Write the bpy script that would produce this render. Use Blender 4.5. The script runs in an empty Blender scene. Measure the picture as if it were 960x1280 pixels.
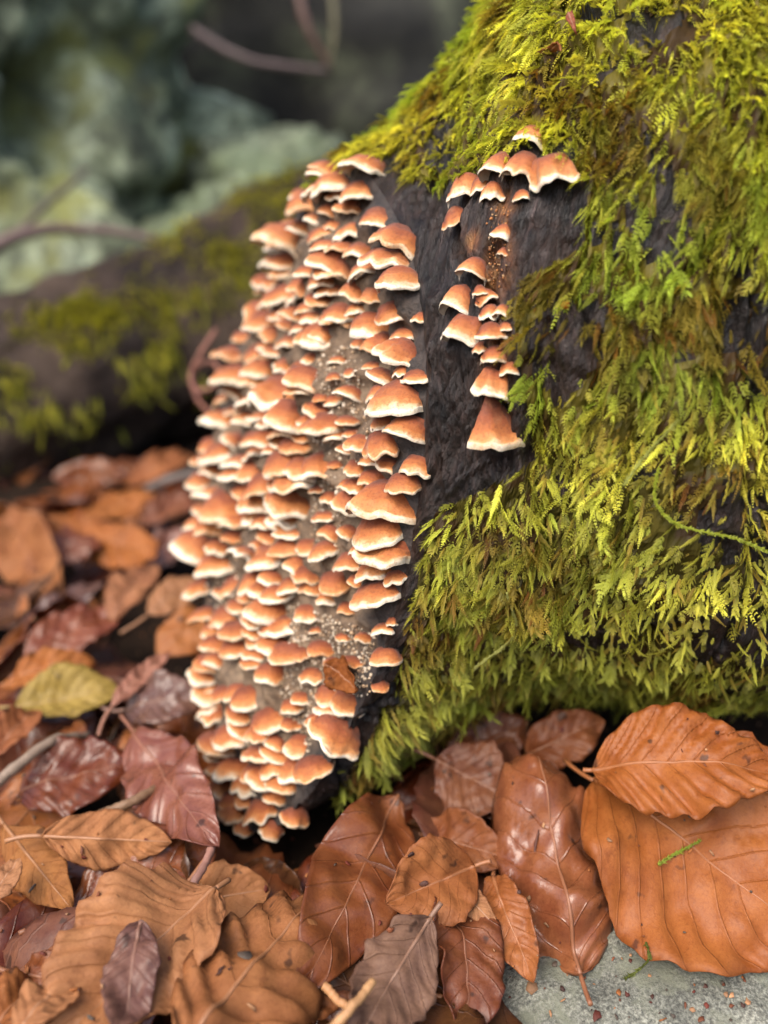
import bpy, math, random
import numpy as np
from mathutils import Vector, Matrix
from mathutils.bvhtree import BVHTree

# ------------------------------------------------------------------ camera, sky, sun, exposure
sc = bpy.context.scene
S = 0.01                      # the scene is laid out in centimetres, built in metres
FPX, PITCH, CAMH = 1100.0, math.radians(20), 17.0
cam_d = bpy.data.cameras.new('camera')
cam = bpy.data.objects.new('camera', cam_d)
sc.collection.objects.link(cam)
cam_d.sensor_fit = 'HORIZONTAL'; cam_d.sensor_width = 36.0
cam_d.lens = 36.0 * FPX / 960.0
cam_d.clip_start = 0.005; cam_d.clip_end = 200.0
cam_d.dof.use_dof = True
cam_d.dof.focus_distance = 0.192
cam_d.dof.aperture_fstop = 9.5
cam.location = (0, 0, CAMH * S)
cam.rotation_euler = (math.radians(90) - PITCH, 0, 0)
sc.camera = cam

SUN_EL, SUN_AZ = math.radians(52), math.radians(214)    # azimuth clockwise from +Y
world = bpy.data.worlds.new('World'); sc.world = world
world.use_nodes = True
wn = world.node_tree.nodes; wl = world.node_tree.links
sky = wn.new('ShaderNodeTexSky'); sky.sky_type = 'NISHITA'; sky.sun_disc = False
sky.sun_elevation = SUN_EL; sky.sun_rotation = SUN_AZ
sky.air_density = 1.0; sky.dust_density = 4.0; sky.ozone_density = 0.6
bg = wn['Background']; bg.inputs['Strength'].default_value = 0.15
wl.new(sky.outputs['Color'], bg.inputs['Color'])

sun_d = bpy.data.lights.new('sun', 'SUN'); sun_d.energy = 1.5; sun_d.angle = math.radians(40)
sun_d.color = (1.0, 0.95, 0.87)
sun = bpy.data.objects.new('sun', sun_d); sc.collection.objects.link(sun)
sdir = Vector((math.sin(SUN_AZ) * math.cos(SUN_EL), math.cos(SUN_AZ) * math.cos(SUN_EL), math.sin(SUN_EL)))
sun.rotation_euler = sdir.to_track_quat('Z', 'Y').to_euler()
sun.location = sdir * 3

sc.view_settings.view_transform = 'Standard'; sc.view_settings.look = 'None'
sc.view_settings.exposure = 1.12; sc.view_settings.gamma = 1.0
sc.render.engine = 'CYCLES'
sc.cycles.max_bounces = 5; sc.cycles.diffuse_bounces = 3; sc.cycles.glossy_bounces = 2; sc.cycles.transmission_bounces = 3

# ------------------------------------------------------------------ helpers
rng = np.random.default_rng(11)
random.seed(5)
CP, SP = math.cos(PITCH), math.sin(PITCH)
CAM = np.array([0, 0, CAMH])
FWD = np.array([0, CP, -SP]); UPV = np.array([0, SP, CP]); RGT = np.array([1., 0, 0])

def ray(px, py):
    return FWD + RGT * (px - 480) / FPX + UPV * (640 - py) / FPX
def unproj(px, py, D):
    return CAM + ray(px, py) * D
def at_z(px, py, z):
    r = ray(px, py); return CAM + r * ((z - CAMH) / r[2])
def project(P):
    d = np.asarray(P, float) - CAM
    D = d @ FWD
    return 480 + FPX * (d @ RGT) / D, 640 - FPX * (d @ UPV) / D, D
def nrm(v):
    v = np.asarray(v, float)
    return v / (np.linalg.norm(v, axis=-1, keepdims=True) + 1e-12)

def _hash(i, j, k, seed):
    h = (i.astype(np.int64) * 374761393 + j.astype(np.int64) * 668265263 + k.astype(np.int64) * 2147483647 + seed * 1274126177) & 0xffffffff
    h = ((h ^ (h >> 13)) * 1274126177) & 0xffffffff
    h = (h ^ (h >> 16)) & 0xffffffff
    return h.astype(float) / 2147483648.0 - 1.0
def noise(P, seed=0):
    P = np.asarray(P, float); f = np.floor(P); r = P - f; f = f.astype(np.int64)
    u = r * r * r * (r * (r * 6 - 15) + 10)
    out = 0
    for dx in (0, 1):
        for dy in (0, 1):
            for dz in (0, 1):
                w = (u[..., 0] if dx else 1 - u[..., 0]) * (u[..., 1] if dy else 1 - u[..., 1]) * (u[..., 2] if dz else 1 - u[..., 2])
                out = out + w * _hash(f[..., 0] + dx, f[..., 1] + dy, f[..., 2] + dz, seed)
    return out
def fbm(P, octs=4, seed=0, lac=2.1, gain=0.5):
    P = np.asarray(P, float); a = 1.0; s = 0; 
    for o in range(octs):
        s = s + a * noise(P, seed + o * 17); P = P * lac + 3.7; a *= gain
    return s

def inpoly(px, py, poly):
    px = np.asarray(px, float); py = np.asarray(py, float)
    inside = np.zeros(px.shape, bool); n = len(poly); j = n - 1
    for i in range(n):
        xi, yi = poly[i]; xj, yj = poly[j]
        c = ((yi > py) != (yj > py)) & (px < (xj - xi) * (py - yi) / (yj - yi + 1e-9) + xi)
        inside ^= c; j = i
    return inside

def fast_mesh(name, V, F, smooth=True, attrs=None, uv=None):
    """V cm (N,3); F (M,k) ints"""
    V = np.asarray(V, np.float32) * S; F = np.asarray(F, np.int32)
    me = bpy.data.meshes.new(name)
    me.vertices.add(len(V)); me.vertices.foreach_set('co', V.ravel())
    k = F.shape[1]
    me.loops.add(F.size); me.loops.foreach_set('vertex_index', F.ravel())
    me.polygons.add(len(F))
    me.polygons.foreach_set('loop_start', np.arange(len(F), dtype=np.int32) * k)
    me.update(calc_edges=True)
    me.validate()
    me.polygons.foreach_set('use_smooth', np.full(len(me.polygons), smooth, bool))
    for an, (typ, data) in (attrs or {}).items():
        a = me.attributes.new(an, typ, 'POINT')
        data = np.asarray(data, np.float32)
        a.data.foreach_set('color' if 'COLOR' in typ else ('vector' if 'VECTOR' in typ else 'value'), data.ravel())
    me.update()
    return me
def link(name, me, mat=None, parent=None):
    o = bpy.data.objects.new(name, me); sc.collection.objects.link(o)
    if mat is not None and me is not None and len(me.materials) == 0: me.materials.append(mat)
    if parent is not None: o.parent = parent
    return o
def tag(o, label, cat, group=None, kind=None):
    o['label'] = label
    if cat: o['category'] = cat
    if group: o['group'] = group
    if kind: o['kind'] = kind
    return o
def grid_faces(n, m, wrap=False, off=0):
    i, j = np.meshgrid(np.arange(n - 1), np.arange(m if wrap else m - 1), indexing='ij')
    j2 = (j + 1) % m
    return np.stack([i * m + j, i * m + j2, (i + 1) * m + j2, (i + 1) * m + j], -1).reshape(-1, 4) + off
def tube(pts, radii, k=6):
    pts = np.asarray(pts, float); n = len(pts); radii = np.broadcast_to(radii, (n,))
    T = nrm(np.gradient(pts, axis=0)); ref = np.array([0.3, 0.2, 0.93])
    A = nrm(np.cross(T, ref)); B = np.cross(T, A)
    a = np.arange(k) * 2 * math.pi / k
    V = pts[:, None] + radii[:, None, None] * (A[:, None] * np.cos(a)[None, :, None] + B[:, None] * np.sin(a)[None, :, None])
    V = V.reshape(-1, 3); F = grid_faces(n, k, wrap=True)
    c0, c1 = len(V), len(V) + 1
    V = np.vstack([V, pts[0], pts[-1]])
    j = np.arange(k); j2 = (j + 1) % k
    caps = np.vstack([np.stack([j2, j, np.full(k, c0), np.full(k, c0)], -1)[:, :3].repeat(1, 0), ]) 
    T0 = np.stack([j2, j, np.full(k, c0)], -1); T1 = np.stack([(n - 1) * k + j, (n - 1) * k + j2, np.full(k, c1)], -1)
    # triangulate all so the face array is uniform
    Ft = np.vstack([F[:, [0, 1, 2]], F[:, [0, 2, 3]], T0, T1])
    return V, Ft
def spline(pts, n):
    pts = np.asarray(pts, float); m = len(pts)
    P = np.vstack([2 * pts[0] - pts[1], pts, 2 * pts[-1] - pts[-2]])
    out = []
    for t in np.linspace(0, m - 1 - 1e-6, n):
        i = int(t); u = t - i
        a, b, c, d = P[i], P[i + 1], P[i + 2], P[i + 3]
        out.append(0.5 * ((2 * b) + (c - a) * u + (2 * a - 5 * b + 4 * c - d) * u * u + (3 * b - a - 3 * c + d) * u ** 3))
    return np.array(out)

# ------------------------------------------------------------------ materials
class NT:
    def __init__(s, name):
        s.m = bpy.data.materials.new(name); s.m.use_nodes = True
        s.n = s.m.node_tree.nodes; s.l = s.m.node_tree.links
        s.b = s.n['Principled BSDF']; s.out = s.n['Material Output']
    def node(s, t, **kw):
        x = s.n.new(t)
        for k, v in kw.items():
            if k in ('inp',):
                for a, b in v.items():
                    if hasattr(b, 'is_linked') or isinstance(b, bpy.types.NodeSocket): s.l.new(b, x.inputs[a])
                    else: x.inputs[a].default_value = b
            else: setattr(x, k, v)
        return x
    def noise(s, scale, detail=5, rough=0.55, vec=None, dist=0.0):
        x = s.node('ShaderNodeTexNoise', inp={'Scale': scale, 'Detail': detail, 'Roughness': rough, 'Distortion': dist})
        if vec is not None: s.l.new(vec, x.inputs['Vector'])
        return x.outputs['Fac']
    def coord(s, which='Object', scale=None):
        t = s.node('ShaderNodeTexCoord').outputs[which]
        if scale:
            mp = s.node('ShaderNodeMapping'); s.l.new(t, mp.inputs['Vector']); mp.inputs['Scale'].default_value = scale
            return mp.outputs['Vector']
        return t
    def ramp(s, fac, stops, interp='LINEAR'):
        r = s.node('ShaderNodeValToRGB'); r.color_ramp.interpolation = interp
        e = r.color_ramp.elements
        while len(e) < len(stops): e.new(0.5)
        for q, (p, c) in zip(e, stops):
            q.position = p; q.color = (*c, 1) if len(c) == 3 else c
        s.l.new(fac, r.inputs['Fac']); return r.outputs['Color']
    def mix(s, fac, a, b, mode='MIX'):
        x = s.node('ShaderNodeMix', data_type='RGBA', blend_type=mode)
        for sock, v in ((x.inputs[0], fac), (x.inputs[6], a), (x.inputs[7], b)):
            if isinstance(v, bpy.types.NodeSocket): s.l.new(v, sock)
            elif isinstance(v, tuple): sock.default_value = (*v, 1)[:4]
            else: sock.default_value = v
        return x.outputs[2]
    def math(s, op, a, b=0.0, c=None, clamp=False):
        x = s.node('ShaderNodeMath', operation=op, use_clamp=clamp)
        for i, v in enumerate((a, b) if c is None else (a, b, c)):
            if isinstance(v, bpy.types.NodeSocket): s.l.new(v, x.inputs[i])
            else: x.inputs[i].default_value = v
        return x.outputs[0]
    def bump(s, h, strength=0.3, dist=0.001, prev=None):
        x = s.node('ShaderNodeBump', inp={'Strength': strength, 'Distance': dist})
        s.l.new(h, x.inputs['Height'])
        if prev is not None: s.l.new(prev, x.inputs['Normal'])
        return x.outputs['Normal']
    def set(s, **kw):
        for k, v in kw.items():
            k = k.replace('_', ' ')
            if isinstance(v, bpy.types.NodeSocket): s.l.new(v, s.b.inputs[k])
            elif isinstance(v, tuple): s.b.inputs[k].default_value = (*v, 1)[:len(s.b.inputs[k].default_value)]
            else: s.b.inputs[k].default_value = v
        return s.m

def mat_bark():
    t = NT('wet_dark_bark'); 
    gr = t.node('ShaderNodeAttribute', attribute_name='grain').outputs['Vector']
    mp = t.node('ShaderNodeMapping'); t.l.new(gr, mp.inputs['Vector']); mp.inputs['Scale'].default_value = (1, 1, 1)
    fib = t.noise(4.5, 9, 0.7, mp.outputs['Vector'], 0.5)
    obj = t.coord('Object')
    fib2 = t.noise(9, 6, 0.7, mp.outputs['Vector'], 0.25)
    big = t.noise(35, 5, 0.6, obj); fine = t.noise(900, 4, 0.6, obj)
    c = t.ramp(fib, [(0.36, (0.003, 0.0025, 0.003)), (0.48, (0.011, 0.0075, 0.0068)), (0.64, (0.046, 0.034, 0.031))])
    br = t.ramp(big, [(0.45, (0, 0, 0)), (0.7, (1, 1, 1))])
    c = t.mix(t.math('MULTIPLY', br, 0.55), c, (0.055, 0.027, 0.016))
    c = t.mix(0.7, c, t.ramp(fib2, [(0.35, (0.25, 0.24, 0.25)), (0.5, (1, 1, 1)), (0.65, (2.1, 2.0, 2.1))]), 'MULTIPLY')
    rot = t.node('ShaderNodeAttribute', attribute_name='rot').outputs['Fac']
    rot = t.math('MULTIPLY', rot, t.ramp(fib2, [(0.3, (0.25,) * 3), (0.55, (1.2,) * 3)]), clamp=True)
    c = t.mix(rot, c, t.ramp(t.noise(300, 5, 0.65, obj), [(0.35, (0.08, 0.022, 0.007)), (0.5, (0.25, 0.085, 0.022)), (0.7, (0.42, 0.21, 0.08))]))
    lz = t.ramp(t.noise(60, 3, 0.6, obj), [(0.62, (0, 0, 0)), (0.75, (1, 1, 1))])
    c = t.mix(t.math('MULTIPLY', lz, 0.3), c, (0.05, 0.046, 0.055))
    n = t.bump(fib, 1.0, 0.004); n = t.bump(fib2, 1.0, 0.0018, n); n = t.bump(fine, 0.4, 0.0005, n)
    return t.set(Base_Color=c, Roughness=t.ramp(big, [(0.3, (0.26,) * 3), (0.7, (0.46,) * 3)]), Normal=n, Specular_IOR_Level=0.5)
def mat_cut():
    t = NT('rotten_end_grain'); obj = t.coord('Object')
    a = t.noise(70, 6, 0.6, obj); f = t.noise(420, 5, 0.65, obj)
    c = t.ramp(a, [(0.35, (0.03, 0.018, 0.011)), (0.5, (0.10, 0.062, 0.037)), (0.7, (0.24, 0.17, 0.11))])
    c = t.mix(0.5, c, t.ramp(f, [(0.3, (0.03, 0.018, 0.010)), (0.7, (0.26, 0.17, 0.10))]))
    ro = t.node('ShaderNodeAttribute', attribute_name='rho').outputs['Fac']
    ro = t.math('ADD', ro, t.math('MULTIPLY', t.math('SUBTRACT', a, 0.5), 0.35))
    c = t.mix(t.ramp(ro, [(0.78, (0, 0, 0)), (0.95, (1, 1, 1))]), c, t.ramp(f, [(0.3, (0.006, 0.005, 0.005)), (0.7, (0.05, 0.036, 0.03))]))
    n = t.bump(f, 0.8, 0.0014)
    return t.set(Base_Color=c, Roughness=0.75, Normal=n)
def mat_fungus():
    t = NT('bracket_cap'); rad = t.node('ShaderNodeAttribute', attribute_name='rad').outputs['Fac']
    oi = t.node('ShaderNodeObjectInfo'); rnd = oi.outputs['Random']
    wc = t.node('ShaderNodeNewGeometry').outputs['Position']
    nz = t.noise(330, 5, 0.62, wc); fine = t.noise(1500, 3, 0.6, wc); big = t.noise(120, 3, 0.5, wc)
    r2 = t.math('ADD', rad, t.math('MULTIPLY', t.math('SUBTRACT', nz, 0.5), 0.34))
    r2 = t.math('ADD', r2, t.math('MULTIPLY', t.math('SUBTRACT', big, 0.5), 0.30))
    r2 = t.math('ADD', r2, t.math('MULTIPLY', t.math('SUBTRACT', rnd, 0.5), 0.20))
    c = t.ramp(r2, [(0.05, (0.10, 0.020, 0.005)), (0.36, (0.22, 0.048, 0.009)), (0.66, (0.37, 0.112, 0.021)),
                    (0.83, (0.51, 0.215, 0.066)), (0.93, (0.62, 0.44, 0.27)), (1.0, (0.70, 0.61, 0.47))])
    zone = t.math('SINE', t.math('MULTIPLY', r2, 34.0)); zone = t.math('MULTIPLY', t.math('ADD', zone, 1.0), 0.5)
    c = t.mix(t.math('MULTIPLY', zone, t.math('MULTIPLY', t.math('SUBTRACT', 1.0, rad, clamp=True), 0.55)), c, (0.20, 0.045, 0.010))
    c = t.mix(t.math('MULTIPLY', t.ramp(t.noise(240, 3, 0.6, wc), [(0.60, (0, 0, 0)), (0.72, (1, 1, 1))]), 0.35), c, (0.30, 0.13, 0.05))
    sp = t.ramp(fine, [(0.33, (0.5, 0.4, 0.35)), (0.5, (1, 1, 1))])
    c = t.mix(0.55, c, sp, 'MULTIPLY')
    n = t.bump(fine, 0.35, 0.0004); n = t.bump(nz, 0.35, 0.001, n)
    return t.set(Base_Color=c, Roughness=0.72, Normal=n, Subsurface_Weight=0.12, Subsurface_Radius=(0.002, 0.001, 0.0005),
                 Sheen_Weight=0.12, Sheen_Roughness=0.5)
def mat_pore():
    t = NT('bracket_underside'); wc = t.node('ShaderNodeNewGeometry').outputs['Position']
    nz = t.noise(260, 4, 0.6, wc); po = t.noise(2200, 2, 0.5, wc)
    c = t.ramp(nz, [(0.3, (0.50, 0.39, 0.28)), (0.65, (0.70, 0.62, 0.50))])
    return t.set(Base_Color=c, Roughness=0.8, Normal=t.bump(po, 0.3, 0.0004))
def mat_moss(name='moss_leaf', trans=0.45):
    t = NT(name); col = t.node('ShaderNodeAttribute', attribute_name='tint').outputs['Color']
    t.set(Base_Color=col, Roughness=0.5, Specular_IOR_Level=0.25)
    tr = t.node('ShaderNodeBsdfTranslucent'); t.l.new(t.mix(1.0, col, (1.25, 1.2, 0.7), 'MULTIPLY'), tr.inputs['Color'])
    mx = t.node('ShaderNodeMixShader', inp={0: trans}); t.l.new(t.b.outputs[0], mx.inputs[1]); t.l.new(tr.outputs[0], mx.inputs[2])
    t.l.new(mx.outputs[0], t.out.inputs['Surface']); return t.m
def mat_leaf():
    t = NT('dead_beech_leaf'); oi = t.node('ShaderNodeObjectInfo'); col = oi.outputs['Color']; rough = oi.outputs['Alpha']
    uv = t.node('ShaderNodeAttribute', attribute_name='leafuv').outputs['Vector']
    sx = t.node('ShaderNodeSeparateXYZ'); t.l.new(uv, sx.inputs[0]); u = sx.outputs[0]; v = sx.outputs[1]; ph = sx.outputs[2]
    av = t.math('ABSOLUTE', v)
    # side veins: thin lines where the vein phase wraps
    fr = t.math('FRACT', ph); d = t.math('ABSOLUTE', t.math('SUBTRACT', fr, 0.5))
    vein = t.math('SMOOTH_MIN', t.math('MULTIPLY', t.math('SUBTRACT', 0.05, d), 22.0), 1.0, 0.1)
    vein = t.math('MAXIMUM', vein, 0.0, clamp=True)
    wc = t.coord('Object')
    big = t.noise(75, 5, 0.6, wc); mid = t.noise(260, 5, 0.65, wc); fine = t.noise(1300, 3, 0.6, wc)
    dark = t.mix(1.0, col, (0.34, 0.24, 0.22), 'MULTIPLY'); light = t.mix(0.16, col, (0.60, 0.30, 0.10))
    cell = t.node('ShaderNodeTexVoronoi', feature='DISTANCE_TO_EDGE', inp={'Scale': 900.0}); t.l.new(wc, cell.inputs['Vector'])
    net = t.ramp(cell.outputs['Distance'], [(0.02, (1, 1, 1)), (0.12, (0, 0, 0))])
    spot = t.ramp(t.noise(190, 2, 0.5, wc), [(0.66, (0, 0, 0)), (0.72, (1, 1, 1))])
    c = t.mix(t.ramp(big, [(0.3, (0, 0, 0)), (0.72, (1, 1, 1))]), t.mix(0.5, col, dark), light)
    c = t.mix(t.math('MULTIPLY', t.ramp(mid, [(0.56, (0, 0, 0)), (0.72, (1, 1, 1))]), 0.5), c, dark)
    c = t.mix(t.math('MULTIPLY', t.ramp(fine, [(0.35, (1, 1, 1)), (0.5, (0, 0, 0))]), 0.22), c, dark)
    c = t.mix(t.math('MULTIPLY', net, 0.09), c, dark); c = t.mix(t.math('MULTIPLY', spot, 0.75), c, (0.03, 0.014, 0.009))
    c = t.mix(t.math('MULTIPLY', vein, 0.4), c, t.mix(0.35, dark, light))
    c = t.mix(t.math('MULTIPLY', t.ramp(av, [(0.86, (0, 0, 0)), (1.0, (1, 1, 1))]), 0.35), c, dark)
    n = t.bump(mid, 0.3, 0.0009); n = t.bump(fine, 0.2, 0.0003, n)
    for bn in [q for q in t.n if q.bl_idname == 'ShaderNodeBump']: t.l.new(t.math('MULTIPLY', t.math('MULTIPLY', rough, rough), 0.9), bn.inputs['Strength']); n = t.bump(net, 0.06, 0.0002, n); n = t.bump(vein, 0.25, 0.0004, n)
    r = t.math('ADD', t.math('ADD', rough, 0.06), t.math('MULTIPLY', t.math('SUBTRACT', big, 0.5), 0.35))
    t.set(Base_Color=c, Roughness=r, Normal=n, Specular_IOR_Level=t.math('SUBTRACT', 0.72, t.math('MULTIPLY', rough, 1.0)))
    tr = t.node('ShaderNodeBsdfTranslucent'); t.l.new(t.mix(1.0, c, (1.3, 0.8, 0.45), 'MULTIPLY'), tr.inputs['Color'])
    mx = t.node('ShaderNodeMixShader', inp={0: 0.2}); t.l.new(t.b.outputs[0], mx.inputs[1]); t.l.new(tr.outputs[0], mx.inputs[2])
    t.l.new(mx.outputs[0], t.out.inputs['Surface']); return t.m
def mat_rib():
    t = NT('leaf_rib'); oi = t.node('ShaderNodeObjectInfo'); n = t.noise(300, 3, 0.5, t.coord('Object'))
    c = t.mix(0.3, oi.outputs['Color'], (0.32, 0.17, 0.08)); c = t.mix(t.math('MULTIPLY', n, 0.6), c, (0.10, 0.04, 0.02))
    return t.set(Base_Color=c, Roughness=0.5)
def mat_twig():
    t = NT('twig_bark'); oi = t.node('ShaderNodeObjectInfo'); n = t.noise(260, 5, 0.6, t.coord('Object'))
    c = t.mix(n, oi.outputs['Color'], t.mix(1.0, oi.outputs['Color'], (0.3, 0.25, 0.2), 'MULTIPLY'))
    return t.set(Base_Color=c, Roughness=0.6, Normal=t.bump(n, 0.5, 0.001))
def mat_stone(name, stops, sc1=28, sc2=420, lich=None, lscale=22):
    t = NT(name); o = t.coord('Object'); a = t.noise(sc1, 6, 0.6, o); f = t.noise(sc2, 5, 0.7, o)
    c = t.ramp(a, stops)
    c = t.mix(0.8, c, t.ramp(f, [(0.36, (0.10, 0.10, 0.09)), (0.5, (0.45, 0.45, 0.42)), (0.64, (0.95, 0.95, 0.9))]), 'OVERLAY')
    if lich:
        m = t.ramp(t.noise(lscale, 5, 0.6, o, 0.4), [(0.52, (0, 0, 0)), (0.62, (1, 1, 1))])
        c = t.mix(t.math('MULTIPLY', m, 0.8), c, lich)
    n = t.bump(a, 0.5, 0.006); n = t.bump(f, 0.6, 0.0012, n)
    return t.set(Base_Color=c, Roughness=0.8, Normal=n)
def mat_soil():
    t = NT('damp_soil'); o = t.coord('Object'); a = t.noise(40, 6, 0.65, o); f = t.noise(400, 5, 0.7, o)
    c = t.ramp(a, [(0.3, (0.006, 0.004, 0.003)), (0.7, (0.03, 0.017, 0.010))])
    return t.set(Base_Color=c, Roughness=1.0, Specular_IOR_Level=0.1, Normal=t.bump(f, 0.8, 0.002))
def mat_attr(name, rough=0.7, bump=900):
    t = NT(name); col = t.node('ShaderNodeAttribute', attribute_name='tint').outputs['Color']
    n = t.noise(bump, 4, 0.6, t.coord('Object'))
    return t.set(Base_Color=t.mix(t.math('MULTIPLY', n, 0.45), col, t.mix(1.0, col, (0.4, 0.35, 0.3), 'MULTIPLY')), Roughness=rough, Normal=t.bump(n, 0.5, 0.0006))

M = dict(bark=mat_bark(), cut=mat_cut(), fungus=mat_fungus(), pore=mat_pore(), moss=mat_moss(), leaf=mat_leaf(), rib=mat_rib(), twig=mat_twig(),
         soil=mat_soil(), crumb=mat_attr('fungus_crumb'),
         stone=mat_stone('grey_stone', [(0.3, (0.09, 0.09, 0.078)), (0.5, (0.17, 0.17, 0.145)), (0.7, (0.25, 0.245, 0.21))], 60, 1300, (0.15, 0.155, 0.11), 90),
         boulder=mat_stone('lichened_rock', [(0.36, (0.03, 0.034, 0.024)), (0.5, (0.11, 0.13, 0.085)), (0.64, (0.26, 0.30, 0.21))], 11, 60, (0.14, 0.175, 0.09), 6),
         shaderock=mat_stone('shade_dark_rock', [(0.36, (0.002, 0.002, 0.0015)), (0.48, (0.010, 0.010, 0.007)), (0.64, (0.05, 0.055, 0.035))], 10, 60),  # near-black rock colour: the shade of the hollow is painted in
         mossrock=mat_stone('mossy_rock', [(0.36, (0.035, 0.042, 0.026)), (0.49, (0.11, 0.13, 0.082)), (0.63, (0.30, 0.34, 0.24))], 11, 60, (0.17, 0.17, 0.025), 5),
         oldbark=None)
def mat_oldbark():
    t = NT('old_log_bark'); o = t.coord('Object'); a = t.noise(14, 6, 0.6, o); f = t.noise(120, 5, 0.7, o)
    c = t.ramp(a, [(0.34, (0.004, 0.003, 0.0025)), (0.5, (0.030, 0.018, 0.012)), (0.68, (0.11, 0.075, 0.052))])
    c = t.mix(0.4, c, t.ramp(f, [(0.3, (0.005, 0.004, 0.004)), (0.7, (0.07, 0.055, 0.05))]))
    return t.set(Base_Color=c, Roughness=0.8, Specular_IOR_Level=0.12, Normal=t.bump(f, 0.9, 0.006))
M['oldbark'] = mat_oldbark()

# ------------------------------------------------------------------ ground (structure)
def ground_z(x, y):
    P = np.stack([np.asarray(x, float) * 0.09, np.asarray(y, float) * 0.09, np.zeros_like(np.asarray(x, float))], -1)
    return 0.55 * fbm(P, 3, 3) - 0.4
g = np.concatenate([-np.geomspace(4000, 62, 12), np.linspace(-60, 60, 121), np.geomspace(62, 4000, 12)])
gx, gy = np.meshgrid(g, g + 30, indexing='ij')
V = np.stack([gx, gy, np.where(np.hypot(gx, gy - 30) < 100, ground_z(gx, gy), -0.4)], -1).reshape(-1, 3)
o = link('forest_floor', fast_mesh('forest_floor', V, grid_faces(len(g), len(g))), M['soil'])
o['kind'] = 'structure'; o['label'] = 'dark damp soil under the fallen leaves'

# ------------------------------------------------------------------ the main log
RIM = [(536, 470, 19.4), (517, 310, 20.6), (445, 182, 23.2), (392, 198, 27.5), (335, 335, 31), (285, 480, 33), (252, 600, 32), (250, 720, 29.5),
       (266, 880, 27), (290, 1060, 24.6), (352, 1062, 23.4), (440, 930, 21.4), (490, 780, 20.2), (525, 610, 19.5)]
rimP = np.array([unproj(*q) for q in RIM])
RC = rimP.mean(0)
uu, ss, vv = np.linalg.svd(rimP - RC); FN = vv[2]
if FN[0] > 0: FN = -FN
e1 = nrm(np.array([0, -1, 0]) - FN * np.dot([0, -1, 0], FN)); e2 = np.cross(e1, FN)
if e2[2] < 0: e2 = -e2
rang = np.arctan2((rimP - RC) @ e2, (rimP - RC) @ e1)
order = np.argsort(rang); 
NT_, NS_ = 540, 250
tt = np.linspace(-math.pi, math.pi, NT_, endpoint=False)
def periodic(ang, vals, q):
    # periodic Catmull-Rom on non-uniform angles via dense linear + smoothing
    A = np.concatenate([ang - 2 * math.pi, ang, ang + 2 * math.pi]); Vv = np.concatenate([vals] * 3)
    out = np.stack([np.interp(q, A, Vv[:, k]) for k in range(3)], -1)
    ker = np.hanning(61); ker /= ker.sum()
    o2 = np.empty_like(out)
    for k in range(3):
        e = np.concatenate([out[-30:, k], out[:, k], out[:30, k]]); o2[:, k] = np.convolve(e, ker, 'valid')
    return o2
ring0 = periodic(rang[order], rimP[order], tt)
def ring(c, ry, rz, lean=0.0):
    return np.stack([np.full(NT_, c[0]) + lean * np.sin(tt), c[1] - ry * np.cos(tt), c[2] + rz * np.sin(tt)], -1)
KEY = [(0.0, ring0), (0.30, ring((4.2, 27.7, 12.1), 10.3, 10.4)), (0.55, ring((11, 28.4, 13.4), 11.4, 12.5)), (1.0, ring((46, 36, 22), 14, 14.5))]
sv = np.concatenate([np.linspace(0, 0.62, NS_ - 50), np.linspace(0.62, 1, 51)[1:]])
sk = np.array([k for k, _ in KEY])
def log_base(sv):
    R = np.stack([r for _, r in KEY])           # (4,NT,3)
    out = np.empty((len(sv), NT_, 3))
    # monotone-ish cubic in s through the keys
    tang = np.gradient(R, sk, axis=0)
    for i, s in enumerate(sv):
        k = min(np.searchsorted(sk, s, 'right') - 1, len(sk) - 2)
        h = sk[k + 1] - sk[k]; u = (s - sk[k]) / h
        out[i] = (2*u**3 - 3*u**2 + 1) * R[k] + (u**3 - 2*u**2 + u) * h * tang[k] + (-2*u**3 + 3*u**2) * R[k+1] + (u**3 - u**2) * h * tang[k+1]
    return out
B = log_base(sv)
dS = np.gradient(B, axis=0); dT = (np.roll(B, -1, 1) - np.roll(B, 1, 1))
Nn = nrm(np.cross(dT, dS)); 
cen = B.mean(1, keepdims=True)
if ((Nn * (B - cen)).sum(-1)).mean() < 0: Nn = -Nn
ts = np.broadcast_to(tt[None], B.shape[:2]); ss_ = np.broadcast_to(sv[:, None], B.shape[:2])
# grain coordinate: fibres run round the flank and waver
warp = 0.55 * fbm(B * 0.22, 3, 41)
arc = ts * 10.0
grain = np.stack([B[..., 0] * 1.0 + 1.3 * warp, arc * 0.20 + 0.6 * warp, np.zeros_like(arc)], -1)
ridge = 1 - np.abs(fbm(np.stack([grain[..., 0] * 1.4, grain[..., 1] * 2.0, grain[..., 2]], -1), 4, 8))
fold = 1 - np.abs(fbm(np.stack([arc * 0.9 + B[..., 0] * 0.7, B[..., 0] * 0.5, B[..., 2] * 0.2], -1), 3, 19))
crk = np.exp(-(fbm(np.stack([grain[..., 0] * 0.75, grain[..., 1] * 0.9, grain[..., 2]], -1), 3, 23) / .07) ** 2)
wrk = np.exp(-(fbm(np.stack([arc * 1.3 + B[..., 0] * 1.1, B[..., 0] * .45, B[..., 2] * .2], -1), 3, 29) / .12) ** 2)
disp = 0.55 * fbm(B * 0.12, 3, 5) + 0.20 * (ridge - 0.6) + 0.05 * (fold - 0.6) + 0.06 * fbm(B * 2.2, 3, 77) - 0.34 * crk - 0.10 * wrk
edge = np.clip(sv / 0.03, 0, 1)[:, None]
LOGV = B + Nn * (disp * (0.4 + 0.6 * edge) - 0.12 * (1 - edge) ** 2)[..., None]
log = bpy.data.objects.new('fallen_log', None); sc.collection.objects.link(log)
tag(log, 'thick dark mossy log with bracket fungi crowding its cut end', 'log')
LF = grid_faces(NS_, NT_, wrap=True)
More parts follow.
